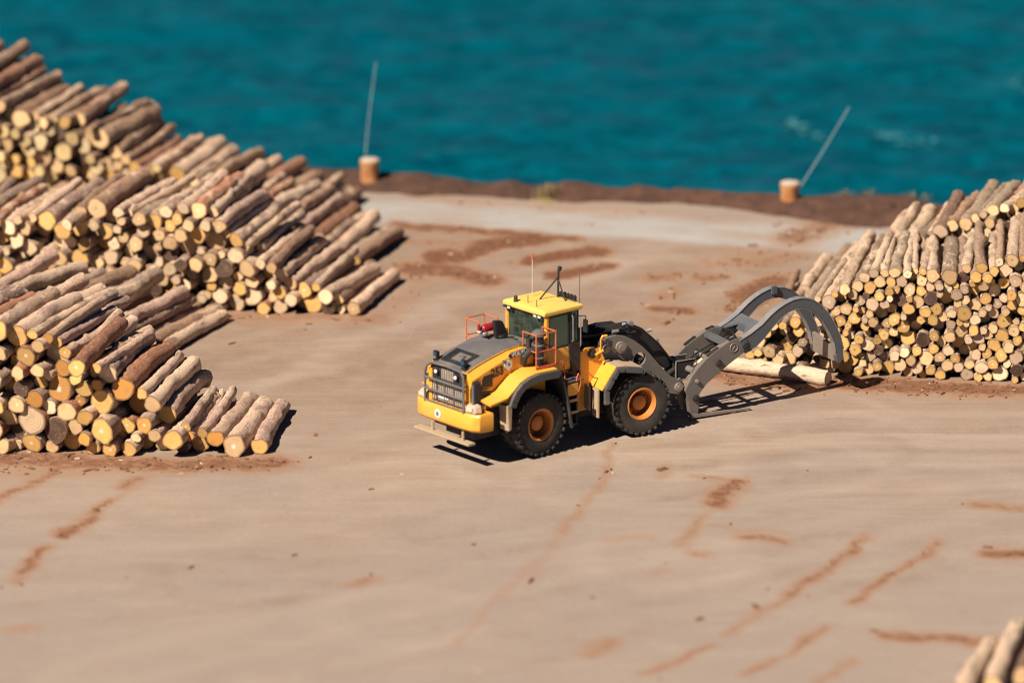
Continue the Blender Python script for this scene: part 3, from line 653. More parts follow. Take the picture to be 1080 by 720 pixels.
# --- rear frame: counterweight, step, hood
cw = MB()
P1 = [(-4.22, -.75), (-4.17, -1.12), (-4.02, -1.34), (-3.55, -1.38), (-3.55, 1.38), (-4.02, 1.34), (-4.17, 1.12), (-4.22, .75)]
cw.loft([[(x*1.0+(.08 if x < -4 else 0), y*.98, 1.06) for x, y in P1], [(x, y, 1.14) for x, y in P1], [(x, y, 1.52) for x, y in P1], [(x+(.04 if x < -4 else 0), y*.985, 1.58) for x, y in P1]])
cw = rp('counterweight', cw, 'yellow', bevel=.012)
e = MB().lathe([(.125, 0), (.125, .012), (.11, .016)], (-4.222, .22, 1.33), (-1, 0, 0), 24); e = rp('emblem', e, 'white', cw, 0)
rp('emblem_mark', MB().lathe([(.062, 0), (.062, .008)], (-4.238, .22, 1.33), (-1, 0, 0), 16), 'grey', cw, 0)
for s in (-1, 1):
    h = MB().loft([[(-4.16, s*.80, 1.60), (-4.12, s*1.22, 1.60), (-3.86, s*1.28, 1.60), (-3.86, s*.82, 1.60)], [(-4.10, s*.82, 1.80), (-4.06, s*1.18, 1.80), (-3.86, s*1.22, 1.84), (-3.86, s*.84, 1.84)]])
    h = rp('tail_lamp', h, 'cover', bevel=.03)
    rp('lens', MB().box(-4.15, -4.10, s*1.02-.13, s*1.02+.13, 1.65, 1.76), 'lens', h, .01)
st = rp('step_bar', MB().box(-4.28, -4.02, -1.16, 1.2, .70, .77), 'tan')
for y in (-.75, .55): rp('hanger', MB().box(-4.16, -4.10, y-.04, y+.04, .76, 1.02), 'tan', st)
rp('belly', MB().box(-3.6, -.25, -.62, .62, .62, 1.65).box(-3.7, -3.3, -1.0, 1.0, .8, 1.5).box(-1.1, -.1, -.85, .85, .75, 2.1), 'dark')
rp('rear_axle', MB().tube([(-1.875, -.9, .925), (-1.875, .9, .925)], .24, 14).lathe([(.2, -.35), (.42, -.1), (.42, .1), (.2, .35)], (-1.875, 0, .925), (1, 0, 0), 16), 'dark', bevel=0)
hz = [(-3.99, 2.46, 2.68), (-3.66, 2.58, 2.80), (-3.3, 2.70, 2.90), (-2.66, 2.90, 3.05), (-2.1, 2.96, 3.10), (-1.85, 2.93, 3.05), (-1.7, 2.82, 2.92), (-1.25, 2.80, 2.90)]
hood = rp('hood', MB().loft([[(x, -.88, 1.55), (x, -.88, 2.2), (x, -.95, zs-.12), (x, -.95, zs), (x, -.76, zt), (x, .76, zt), (x, .95, zs), (x, .95, zs-.12), (x, .88, 2.2), (x, .88, 1.55)] for x, zs, zt in hz]), 'yellow', bevel=.012)
ht = rp('hood_top', MB().loft([[(x, -.735, zt+.005), (x, -.70, zt+.03), (x, -.50, zt+.07), (x, -.15, zt+.085), (x, .15, zt+.085), (x, .50, zt+.07), (x, .70, zt+.03), (x, .735, zt+.005)] for x, zs, zt in [(-4.0, 2.46, 2.66)]+hz[1:-1]+[(-1.28, 2.80, 2.90)]]), 'grey', bevel=.01)
def sheet(pts, t=.012):
    n = (Vector(pts[1])-Vector(pts[0])).cross(Vector(pts[2])-Vector(pts[0])).normalized(); n = n if n.z > 0 else -n
    return MB().loft([[Vector(p) for p in pts], [Vector(p)+n*t for p in pts]])
hp = rp('hood_screen', sheet([(-3.92, -.50, 2.765), (-3.32, -.50, 2.975), (-3.32, .46, 2.975), (-3.92, .46, 2.765)], .03), 'black', ht, .008)
rp('intake_panel', sheet([(-3.84, -.42, 2.84), (-3.5, -.42, 2.955), (-3.5, .1, 2.96), (-3.84, .1, 2.84)], .03).box(-3.74, -3.6, -.3, -.1, 2.9, 2.98), 'grey', ht, .01)
rp('hood_seam', MB().tube([(x, -.775, zt-.01) for x, zs, zt in hz], .016, 6), 'black', hood, 0)
# side of the hood
for y0, y1 in ((-.962, -.94), (.94, .962)):
    for q in ([(-3.62, 2.22), (-3.24, 2.19), (-3.24, 2.57), (-3.56, 2.53), (-3.62, 2.45)], [(-3.62, 1.78), (-3.42, 1.70), (-3.28, 2.09), (-3.62, 2.13)]):
        fr = rp('vent', MB().prism([(x+(-.03 if x < -3.4 else .03), z+(.03 if z > 2.3 or 2 < z < 2.2 else -.03)) for x, z in q], y0+.006, y1-.006), 'yellow', hood, .008)
        rp('mesh', MB().prism(q, y0, y1), 'black', fr, 0)
lb = rp('cooler_louvre', MB().box(-3.97, -3.72, -1.06, -.94, 1.64, 2.42), 'dark', hood, .02)
rp('slats', MB().box(-4.0, -3.97, -1.05, -.95, 1.7, 2.36).box(-3.70, -3.67, -1.05, -.95, 1.64, 2.3), 'grey', lb, .01)
rp('grab_handle', MB().tube([(-3.62, -1.1, 1.64), (-3.62, -1.1, 1.9), (-3.4, -1.1, 1.86), (-3.4, -1.1, 1.62)], .02, 8), 'orange', hood, 0)
lettering('fleet_number', '253', .36, -3.06, -.955, 2.56, 'dark', hood, .1, squeeze=.85)
np_ = rp('name_plate', MB().prism([(-2.60, 2.86), (-1.98, 2.93), (-1.98, 3.07), (-2.56, 3.02), (-2.66, 2.95)], -.965, -.93), 'black', hood, .006)
lettering('lettering', 'VOLVO', .165, -2.27, -.968, 2.97, 'white', np_, .11, squeeze=1.05)
bd = rp('round_sticker', MB().prism([(-2.80, 2.66), (-2.66, 2.52), (-2.54, 2.62), (-2.52, 2.78), (-2.64, 2.84), (-2.8, 2.80)], -.962, -.94), 'white', hood, 0)
rp('sticker_print', MB().prism([(-2.9, 2.88), (-2.72, 2.82), (-2.78, 2.72)], -.966, -.945), 'blue', bd, 0)
rp('sticker_ring', MB().prism([(-2.7, 2.70), (-2.64, 2.66), (-2.6, 2.72), (-2.66, 2.76)], -.966, -.945), 'grey', bd, 0)
# grille with guard
gr = rp('grille', MB().box(-4.03, -3.96, -.76, .76, 1.6, 2.63), 'dark', bevel=.01)
b = MB()
for i in range(17): y = -.60+i*.08; b.box(-4.06, -4.032, y-.016, y+.016, 1.66, 2.22)
for i in range(7): y = -.22+i*.075; b.box(-4.06, -4.032, y-.014, y+.014, 2.3, 2.58)
rp('slats', b, 'slat', gr, 0)
rp('cheek', MB().box(-4.065, -3.97, -.80, -.66, 1.58, 2.5).box(-4.065, -3.97, .66, .80, 1.58, 2.5), 'yellow', gr)
rp('maker_plate', MB().box(-4.075, -4.06, -.05, .38, 1.74, 1.79), 'white', gr, 0)
g = MB(); gx = -4.17
g.tube([(gx, -.83, 1.55), (gx, -.83, 2.4), (gx+.03, -.78, 2.58), (gx+.06, -.62, 2.69), (gx+.07, 0, 2.72), (gx+.06, .62, 2.69), (gx+.03, .78, 2.58), (gx, .83, 2.4), (gx, .83, 1.55)], .036, 10)
for z in (1.60, 1.94, 2.26): g.tube([(gx, -.83, z), (gx, .83, z)], .036 if z > 1.7 else .03, 8)
for y in (-.42, 0, .42): g.tube([(gx, y, 1.6), (gx, y, 2.26)], .014, 6)
for y in (-.83, .83):
    for z in (1.62, 2.3): g.tube([(gx, y, z), (gx+.22, y*.98, z)], .03, 8)
rp('grille_guard', g, 'grey', bevel=0)
for y in (-.42, .42):
    h = rp('headlight', MB().lathe([(.07, 0), (.08, .05), (.07, .07)], (-4.06, y, 2.48), (-1, 0, 0), 20), 'black', bevel=0)
    rp('lens', MB().lathe([(.058, 0), (.045, .02), (.01, .026)], (-4.13, y, 2.48), (-1, 0, 0), 18), 'white', h, 0)
for y in (-.58, .60):
    h = rp('work_lamp', MB().box(-4.0, -3.9, y-.09, y+.09, 2.84, 3.0).tube([(-3.93, y, 2.7), (-3.93, y, 2.86)], .03, 8).box(-3.99, -3.8, y-.12, y+.12, 2.70, 2.76), 'black')
    rp('lens', MB().box(-4.015, -4.002, y-.07, y+.07, 2.86, 2.98), 'bluelens', h, .004)
# rear fenders
for s in (-1, 1):
    Y = lambda a, b_: (min(s*a, s*b_), max(s*a, s*b_))
    ln = [(-3.72, 1.84), (-3.12, 1.97), (-2.92, 2.14), (-2.68, 2.32), (-2.36, 2.43), (-2.05, 2.48), (-1.30, 2.45)]
    deck = [[(x, s*.80, z+.09), (x, s*1.47, z), (x, s*1.47, z-.05), (x, s*.80, z+.04)] for x, z in [(-3.74, 1.86), (-3.14, 1.95), (-2.90, 2.12), (-2.68, 2.30), (-2.40, 2.41), (-2.08, 2.46), (-1.32, 2.44)]]
    fd = rp('rear_fender', MB().loft(deck), 'yellow', bevel=0, smooth=50)
    ln2 = [(-3.10, 1.70), (-3.04, 1.86), (-2.88, 2.10), (-2.66, 2.28), (-2.38, 2.39), (-2.08, 2.44), (-1.34, 2.42), (-1.24, 2.34)]
    rp('rubber_edge', MB().strip(ln2, *Y(1.475, 1.58), .21), 'rubber', fd, .03, smooth=50)
    rp('splash_panel', MB().strip([(-1.28, 2.42), (-.98, 1.62), (-.80, .66)], *Y(.86, 1.56), .05), 'dark', fd, 0)
    rp('mud_flap', MB().prism([(-3.16, 1.72), (-2.98, 1.72), (-3.0, 1.02), (-3.10, .98)], *Y(1.12, 1.5)), 'tan', fd)
    # guard rail on the fender deck
    x0, x1 = (-1.95, -1.24) if s < 0 else (-2.28, -1.62); ya, yb = s*.74, s*1.3; b = MB()
    for x, y in ((x0, ya), (x0, yb), (x1, yb), (x1, ya)): b.tube([(x, y, 2.46), (x, y, 3.48)], .02, 8)
    for z in (2.98, 3.47): b.tube([(x1, ya, z), (x1, yb, z), (x0, yb, z), (x0, ya, z)], .018, 8)
    rl = rp('guard_rail', b, 'orange', bevel=0)
    rp('floor_plate', MB().box(x0-.02, x1+.02, min(ya, yb)-.02, max(ya, yb)+.02, 2.455, 2.485).box(x0+.02, x1+.02, yb-.02, yb+.02, 2.485, 2.56), 'orange', rl)
ac = rp('air_cleaner', MB().lathe([(.13, 0), (.15, .05), (.15, .78), (.12, .84)], (-1.62, -1.02, 2.50), (0, 0, 1), 20), 'black', bevel=0)
rp('cap', MB().lathe([(.15, 0), (.21, .03), (.21, .10), (.16, .15), (.1, .19)], (-1.62, -1.02, 3.33), (0, 0, 1), 22), 'rubber', ac, 0)
rp('clamp', MB().lathe([(.156, 0), (.156, .04)], (-1.62, -1.02, 2.72), (0, 0, 1), 20).lathe([(.156, 0), (.156, .035)], (-1.62, -1.02, 3.08), (0, 0, 1), 20), 'steel', ac, 0)
rp('intake_pipe', MB().tube([(-2.1, -.92, 2.62), (-2.12, -1.0, 2.82), (-1.98, -1.02, 2.95), (-1.78, -1.0, 2.95)], .10, 12).tube([(-1.84, -.85, 2.5), (-1.84, -.85, 3.28)], .07, 12), 'dark', bevel=0)
rp('hoses', MB().tube([(-1.75, -.8, 2.5), (-1.74, -.82, 3.1), (-1.6, -.8, 3.3)], .03, 6).tube([(-1.45, -.85, 2.5), (-1.42, -.86, 2.9), (-1.55, -.9, 3.05)], .025, 6), 'black', bevel=0)
fx = rp('fire_extinguisher', MB().lathe([(.03, 0), (.10, .06), (.115, .12), (.115, .62), (.10, .68), (.03, .72)], (-2.62, .26, 3.44), (1, -.02, .03), 20), 'red', bevel=0)
rp('valve', MB().tube([(-2.64, .26, 3.44), (-2.72, .26, 3.45)], .04, 10).tube([(-2.7, .26, 3.42), (-2.7, .26, 3.58)], .045, 8), 'red', fx, 0)
rp('bracket', MB().box(-2.55, -2.48, .12, .40, 3.26, 3.36).tube([(-2.62, .10, 3.33), (-2.55, .2, 3.30), (-2.62, .42, 3.33)], .03, 6), 'steel', fx, .005)
rp('exhaust_stack', MB().prism([(-2.40, 3.70), (-2.12, 3.66), (-2.02, 3.45), (-1.90, 3.24), (-1.92, 3.2), (-2.34, 3.2), (-2.36, 3.4)], -.09, .07).lathe([(.2, 0), (.18, .08)], (-2.12, 0, 3.2), (0, 0, 1), 16), 'black', bevel=.02)
# cab
cab = rp('cab', MB().loft([[(-1.22, y0, z), (-.1, y0, z), (.02, y0*.9, z), (.02, y1*.9, z), (-.1, y1, z), (-1.22, y1, z)] for z, y0, y1 in ((2.02, -.80, .80), (2.2, -.88, .88), (2.72, -.88, .88), (2.84, -.85, .85))]), 'yellow', bevel=.03)
rp('cab_floor_skirt', MB().prism([(-.42, 2.84), (.03, 2.84), (.03, 2.02), (-.3, 2.02), (-.36, 2.3)], -.90, -.86).prism([(-.42, 2.84), (.03, 2.84), (.03, 2.02), (-.3, 2.02), (-.36, 2.3)], .86, .90), 'dark', cab)
rf = rp('roof', MB().loft([[(-1.30+i, -.90+i, z), (.12-i, -.90+i, z), (.12-i, .90-i, z), (-1.30+i, .90-i, z)] for i, z in ((.05, 3.76), (0, 3.79), (0, 3.89), (.06, 3.93), (.35, 3.955))]), 'yellow_roof', cab, .015)
for x, y in ((-1.17, -.82), (-1.17, .82)): rp('pillar', MB().box(x-.05, x+.06, y-.06, y+.06, 2.8, 3.77), 'yellow', cab, .02)
for y in (-.82, .82): rp('door_pillar', MB().box(-.36, -.25, y-.045, y+.045, 2.8, 3.77).box(-.05, .02, y*.96-.045, y*.96+.045, 2.8, 3.77), 'black', cab)
rp('windscreen', MB().box(-1.185, -1.17, -.76, .76, 2.86, 3.75), 'glass', cab, 0)
rp('windscreen', MB().box(-.0, .012, -.74, .74, 2.86, 3.75), 'glass', cab, 0)
for s in (-1, 1):
    d = rp('door', MB().box(-1.11, -1.075, s*.845-.02, s*.845+.02, 2.76, 3.75).box(-.40, -.362, s*.845-.02, s*.845+.02, 2.76, 3.75).box(-1.075, -.40, s*.845-.02, s*.845+.02, 3.70, 3.75).box(-1.075, -.40, s*.845-.02, s*.845+.02, 2.76, 2.82), 'black', cab, .006)
    rp('pane', MB().box(-1.07, -.41, s*.845-.006, s*.845+.006, 2.83, 3.69), 'glass', d, 0)
    rp('side_window', MB().box(-.24, -.06, s*.83-.006, s*.83+.006, 2.86, 3.75), 'glass', cab, 0)
rp('seat', MB().box(-.85, -.35, -.28, .28, 2.86, 3.0).box(-.90, -.78, -.27, .27, 2.9, 3.5).box(-.88, -.8, -.15, .15, 3.5, 3.68), 'black', cab, .03)
rp('steering_column', MB().tube([(-.1, 0, 2.85), (-.28, 0, 3.2)], .05, 8).lathe([(.19, 0), (.2, .02), (.19, .04)], (-.28, 0, 3.2), (-.4, 0, .9), 18).box(-.2, -.1, -.5, -.25, 2.85, 3.3), 'black', cab, 0)
rp('wiper', MB().tube([(-1.2, .1, 2.88), (-1.205, -.35, 3.3)], .014, 6).tube([(-1.2, -.42, 3.12), (-1.205, -.22, 3.5)], .014, 6), 'black', cab, 0)
b = MB()
for y in (.74, .56, -.56, -.74):
    b = rp('roof_lamp', MB().box(-1.36, -1.295, y-.075, y+.075, 3.735, 3.80), 'black', rf, .01); 
    rp('lens', MB().box(-1.372, -1.361, y-.06, y+.06, 3.745, 3.79), 'white' if abs(y) < .6 or y < 0 else 'black', rf, 0)
rp('mast', MB().tube([(-.02, .02, 3.93), (0, .02, 4.72)], .03, 8).tube([(-.62, .12, 3.94), (-.01, .02, 4.52)], .022, 6).tube([(-.15, -.45, 3.94), (-.01, .02, 4.45)], .022, 6).lathe([(.04, 0), (.06, .03), (.06, .11), (.03, .14)], (.02, .02, 4.68), (.3, 0, 1), 12), 'black', cab, 0)
lb = rp('light_bar', MB().box(.02, .10, -.66, .06, 3.95, 3.99), 'black', cab, .005)
for i in range(5): rp('lamp', MB().lathe([(.06, 0), (.065, .06), (.04, .08)], (.04, -.58+i*.14, 4.04), (1, 0, .1), 12), 'black', lb, 0)
rp('beacon', MB().lathe([(.07, 0), (.06, .05), (.055, .14), (.03, .17)], (-1.2, .45, 3.94), (0, 0, 1), 14), 'dark', cab, 0)
wa = rp('whip_antenna', MB().tube([(-.55, .5, 3.94), (-.55, .5, 5.05)], .011, 6), 'lens', cab, 0)
rp('tip', MB().tube([(-.55, .5, 5.03), (-.55, .5, 5.2)], .026, 6), 'orange', wa, 0)
rp('antenna', MB().tube([(-1.05, .1, 3.94), (-1.05, .1, 4.16)], .012, 6).tube([(-1.12, -.35, 3.94), (-1.12, -.35, 4.14)], .012, 6).tube([(.05, -.82, 3.9), (.05, -.82, 4.75)], .009, 6), 'black', cab, 0)
rp('mirror', MB().tube([(-.05, -.9, 3.6), (.05, -1.08, 3.62), (.05, -1.08, 3.4)], .02, 6).box(.01, .07, -1.16, -1.0, 3.15, 3.52), 'black', cab, .01)
rp('cab_grab_rail', MB().tube([(-.3, -.9, 2.9), (-.3, -.95, 2.95), (-.3, -.95, 3.6), (-.3, -.9, 3.66)], .018, 6).tube([(-.02, -.88, 2.7), (-.02, -.95, 2.75), (-.02, -.95, 3.6)], .018, 6), 'steel', cab, 0)
# access steps between the wheels
sp = rp('access_steps', MB().box(-.86, -.80, -1.32, -.95, .62, 1.9).box(-.46, -.42, -1.28, -.95, .62, 1.9).box(-.8, -.44, -1.32, -1.0, 1.33, 1.38).box(-.8, -.44, -1.32, -1.0, .98, 1.03).box(-.8, -.44, -1.32, -1.0, .63, .68), 'dark', bevel=.008)
rp('landing', MB().box(-1.1, -.2, -1.3, -.84, 1.86, 1.92), 'grey', sp)
rp('fascia', MB().box(-.84, -.44, -1.345, -1.32, 1.5, 1.85), 'yellow', sp)
rp('tread_edge', MB().box(-.82, -.44, -1.35, -1.33, 1.32, 1.40).box(-.82, -.44, -1.35, -1.33, .98, 1.05), 'tan', sp, 0)
rp('handrail', MB().tube([(-1.25, -1.2, 2.42), (-.9, -1.2, 2.55), (-.88, -1.28, 2.0)], .02, 8).tube([(-.88, -1.2, 2.2), (-.72, -1.2, 2.2)], .02, 8), 'orange', sp, 0)
rp('handrail', MB().tube([(-.5, -1.34, 1.4), (-.36, -1.34, 1.78), (-.36, -1.34, 2.0), (-.44, -1.34, 2.1), (-.5, -1.34, 2.0), (-.5, -1.34, 1.9)], .02, 8), 'orange', sp, 0)
# wheels
def wheel(frame, x, s):
    c = (x, s*.72, .925); ax = (0, s, 0); b = MB()
    prof = [(.46, .02), (.62, .0), (.80, .03), (.875, .10), (.89, .16), (.89, .60), (.875, .66), (.81, .715), (.66, .735), (.54, .72), (.46, .70)]
    b.lathe(prof+[prof[0]], c, ax, 48, caps=False)
    for i in range(26):
        for side in (0, 1):
            a = 2*math.pi*(i+.5*side)/26; h = math.cos; t0 = (.0, .40) if side == 0 else (.36, .76)
            q = []
            for (t, da) in ((t0[0], -.035 if side == 0 else .06), (t0[0], .075 if side == 0 else .17), (t0[1], .17 if side == 0 else .075), (t0[1], .06 if side == 0 else -.035)):
                for r in (.82, .922-(.04 if t in (.0, .76) else 0)):
                    q.append((x+math.cos(a+da)*r, s*(.72+t), .925+math.sin(a+da)*r))
            b.add(q, [(0, 2, 4, 6), (1, 3, 5, 7), (0, 1, 3, 2), (2, 3, 5, 4), (4, 5, 7, 6), (6, 7, 1, 0)])
    ty = frame('wheel', b, 'tyre', bevel=0, smooth=30)
    rm = frame('rim', MB().lathe([(.475, .66), (.475, .70), (.445, .715), (.42, .69), (.385, .66), (.36, .45), (.35, .34), (.24, .32), (.225, .44), (.21, .54), (.15, .58), (.002, .585)], c, ax, 40, caps=False), 'rim', ty, 0)
    h = MB()
    for i in range(14):
        a = 2*math.pi*i/14; h.lathe([(.02, 0), (.02, .035)], (x+math.cos(a)*.29, s*(.72+.33), .925+math.sin(a)*.29), ax, 6)
    frame('wheel_bolts', h, 'dark', ty, 0)
for s in (-1, 1): wheel(rp, -1.875, s); wheel(fp, 1.875, s)

# --- front frame
tw = MB()
for s in (-1, 1):
    y0, y1 = (s*.72-.05, s*.72+.05)
    tw.prism([(.12, 2.42), (.42, 2.60), (.88, 2.53), (1.05, 2.2), (1.02, 1.62), (.70, 1.62), (.50, 1.42), (.42, 1.15), (.58, .80), (.18, .78), (.14, 1.3), (.26, 1.9)], y0, y1)
tw = fp('loader_frame', tw, 'yellow', bevel=.02)
fp('hinge_plates', MB().box(-.45, .35, -.5, .5, .65, 1.05).box(-.4, .3, -.5, .5, 1.55, 1.95).prism([(-.1, 2.5), (.35, 2.5), (.25, 1.95), (.1, 1.5), (-.1, 1.5)], -.68, -.5).prism([(-.1, 2.5), (.35, 2.5), (.25, 1.95), (.1, 1.5), (-.1, 1.5)], .5, .68).tube([(-.05, 0, .6), (-.05, 0, 2.0)], .14, 12), 'black', bevel=.02)
for z in (2.2, 2.36): fp('clamp_block', MB().box(.02, .16, -.74, -.69, z-.035, z+.035).box(.06, .12, -.76, -.69, z-.07, z), 'yellow', tw, .008)
fp('pin_boss', MB().lathe([(.13, 0), (.13, .05), (.07, .06), (.07, .09)], (.62, -.77, 2.40), (0, -1, 0), 18), 'dark', tw, 0)
fp('front_belly', MB().box(.3, 2.3, -.58, .58, .55, 1.45).box(.9, 1.3, -.66, .66, 1.4, 2.1), 'dark', bevel=.02)
fp('front_axle', MB().tube([(1.875, -.9, .925), (1.875, .9, .925)], .24, 14), 'dark', bevel=0)
for s in (-1, 1):
    Y = lambda a, b_: (min(s*a, s*b_), max(s*a, s*b_))
    fd = fp('front_fender', MB().strip([(.55, 1.52), (.76, 1.82), (1.0, 2.14)], *Y(.74, 1.46), .05), 'yellow', bevel=.01, smooth=30)
    fp('dusty_top', MB().strip([(1.01, 2.145), (1.3, 2.13), (1.86, 2.02)], *Y(.74, 1.46), .05), 'tan', fd, 0)
    fp('rubber_edge', MB().strip([(.60, 1.10), (.60, 1.55), (.80, 1.86), (1.0, 2.13), (1.28, 2.12), (1.86, 2.01), (1.95, 1.92)], *Y(1.465, 1.57), .17), 'rubber', fd, .03, smooth=40)
    fp('mud_flap', MB().box(.36, .40, *Y(.80, 1.10), .86, 1.58).box(.44, .50, *Y(1.12, 1.44), .72, 1.55), 'tan', fd)
fp('fender_lamp_bracket', MB().tube([(.78, -.95, 2.25), (.80, -.95, 2.85), (.86, -.95, 2.92), (1.0, -.95, 2.92)], .035, 8).tube([(.62, -.98, 2.42), (.86, -.98, 2.52)], .04, 8), 'yellow', bevel=0)
fp('front_work_lamp', MB().box(1.0, 1.13, -1.06, -.88, 2.62, 2.78).lathe([(.09, 0), (.1, .06)], (1.06, -.97, 2.70), (1, 0, 0), 14), 'dark')
# boom
hole = lambda cx, cz, r: [(cx+r*math.cos(a), cz+r*math.sin(a)) for a in [j*math.pi/10 for j in range(20)]]
def holed(poly, cx, cz, r, cut):
    """outline with a round opening, joined to the outline at corner number cut"""
    h = hole(cx, cz, r); p = poly[cut]; k0 = min(range(20), key=lambda i: (h[i][0]-p[0])**2+(h[i][1]-p[1])**2)
    area = sum(a[0]*b_[1]-b_[0]*a[1] for a, b_ in zip(poly, poly[1:]+poly[:1]))
    seq = [h[(k0+(-i if area > 0 else i)) % 20] for i in range(21)]
    return poly[:cut+1]+seq+poly[cut:]
BP = [(.9, 2.40), (.95, 2.68), (1.2, 2.75), (1.48, 2.77), (1.8, 2.70), (2.08, 2.54), (2.35, 2.32), (2.56, 2.10), (2.95, 1.64), (3.25, 1.34), (3.50, 1.20), (3.63, 1.04), (3.62, .86), (3.5, .77), (3.23, .84), (2.85, 1.12), (2.32, 1.56), (1.95, 1.80), (1.5, 1.98), (1.1, 2.12)]
for s in (-1, 1):
    y0, y1 = sorted((s*.52, s*.64))
    bm1 = fp('boom_arm', MB().prism(holed(BP, 2.24, 1.98, .20, 7), y0, y1), 'boom', bevel=0)
    for x, z, r_ in ((1.62, 2.42, .17), (3.50, .98, .13), (1.12, 2.44, .12)): fp('pin_boss', MB().lathe([(r_, 0), (r_, .08), (r_*.55, .085), (r_*.55, .12)], (x, s*.63, z), (0, s, 0), 20), 'worn', bm1, 0)
fp('boom_crosstube', MB().tube([(2.75, -.56, 1.62), (2.75, .56, 1.62)], .16, 16).tube([(3.2, -.56, 1.16), (3.2, .56, 1.16)], .10, 12), 'boom', bevel=0)
fp('tilt_lever', MB().prism([(1.3, 2.50), (1.75, 2.82), (2.3, 2.84), (2.75, 2.62), (3.2, 2.18), (3.55, 1.72), (3.66, 1.40), (3.5, 1.32), (3.2, 1.62), (2.8, 2.02), (2.3, 2.36), (1.8, 2.44)], .06, .30), 'black', bevel=.02)
fp('tilt_cylinder', MB().tube([(.5, -.1, 2.45), (1.7, -.1, 2.68)], .12, 14).tube([(1.6, -.1, 2.66), (2.4, -.1, 2.6)], .06, 10).tube([(.5, .45, 2.3), (1.9, .45, 2.6)], .1, 12), 'black', bevel=0)
for s in (-.36, .30): fp('lift_cylinder', MB().tube([(.8, s, 1.3), (2.3, s, 1.75)], .11, 14).tube([(2.2, s, 1.72), (2.8, s, 1.62)], .055, 10), 'dark', bevel=0)
b = MB()
for i in range(9):
    y = -.42+i*.1; q = rng.uniform(-.06, .1)
    b.tube([(-.25, y*.6, 2.35), (.0, y*.7, 2.72+q), (.45, y*.9, 2.80+q), (.9, y, 2.78+q*.5), (1.4, y, 2.86+q*.4), (1.9, y*.9, 2.86)], .034, 6)
b.tube([(1.5, -.3, 2.8), (2.0, -.28, 2.92), (2.6, -.2, 2.66), (3.1, -.2, 2.2), (3.5, -.15, 1.7), (3.9, -.1, 1.5)], .03, 6)
fp('hydraulic_hoses', b, 'black', bevel=0)
fp('valve_block', MB().box(.1, .75, -.45, .45, 2.35, 2.66).box(.2, .5, -.55, .1, 2.6, 2.74).box(1.0, 1.3, -.3, .5, 2.5, 2.80), 'dark', bevel=.03)
fp('couplings', MB().lathe([(.07, 0), (.07, .14)], (2.05, -.05, 2.86), (.3, -1, .2), 12).lathe([(.09, 0), (.09, .1)], (2.3, .05, 2.84), (0, -1, 0), 12).lathe([(.05, 0), (.05, .12)], (2.85, 0, 2.56), (1, -.3, .2), 10).lathe([(.06, 0), (.06, .1)], (3.15, .03, 2.24), (0, -1, 0), 12).lathe([(.05, 0), (.05, .2)], (1.45, -.45, 2.84), (1, 0, 0), 10), 'steel', bevel=0)
# --- grapple
gl = [(3.64, .88), (3.86, 1.27), (4.10, 1.52), (4.36, 1.74), (4.6, 1.89), (4.82, 2.0), (5.05, 2.11), (5.28, 2.18), (5.58, 2.18), (5.76, 2.04), (5.70, 1.82), (5.43, 1.66), (5.09, 1.47), (4.74, 1.25), (4.36, 1.0), (4.12, .74), (4.08, .17), (3.96, .05), (3.82, .12), (3.73, .74)]
GA = [(5.40, 2.10), (5.77, 2.26), (6.12, 2.46), (6.44, 2.72), (6.66, 2.86), (6.89, 2.97), (7.15, 3.05), (7.4, 3.07), (7.63, 3.03), (7.85, 2.94), (8.1, 2.75), (8.32, 2.50), (8.55, 2.14), (8.73, 1.76), (8.84, 1.38), (8.83, 1.06), (8.72, .96), (8.66, 1.04), (8.60, 1.35), (8.54, 1.62), (8.36, 1.98), (8.15, 2.29), (7.93, 2.54), (7.69, 2.71), (7.46, 2.79), (7.23, 2.79), (7.0, 2.74), (6.78, 2.62), (6.5, 2.38), (6.22, 2.10), (5.95, 1.88), (5.6, 1.72)]
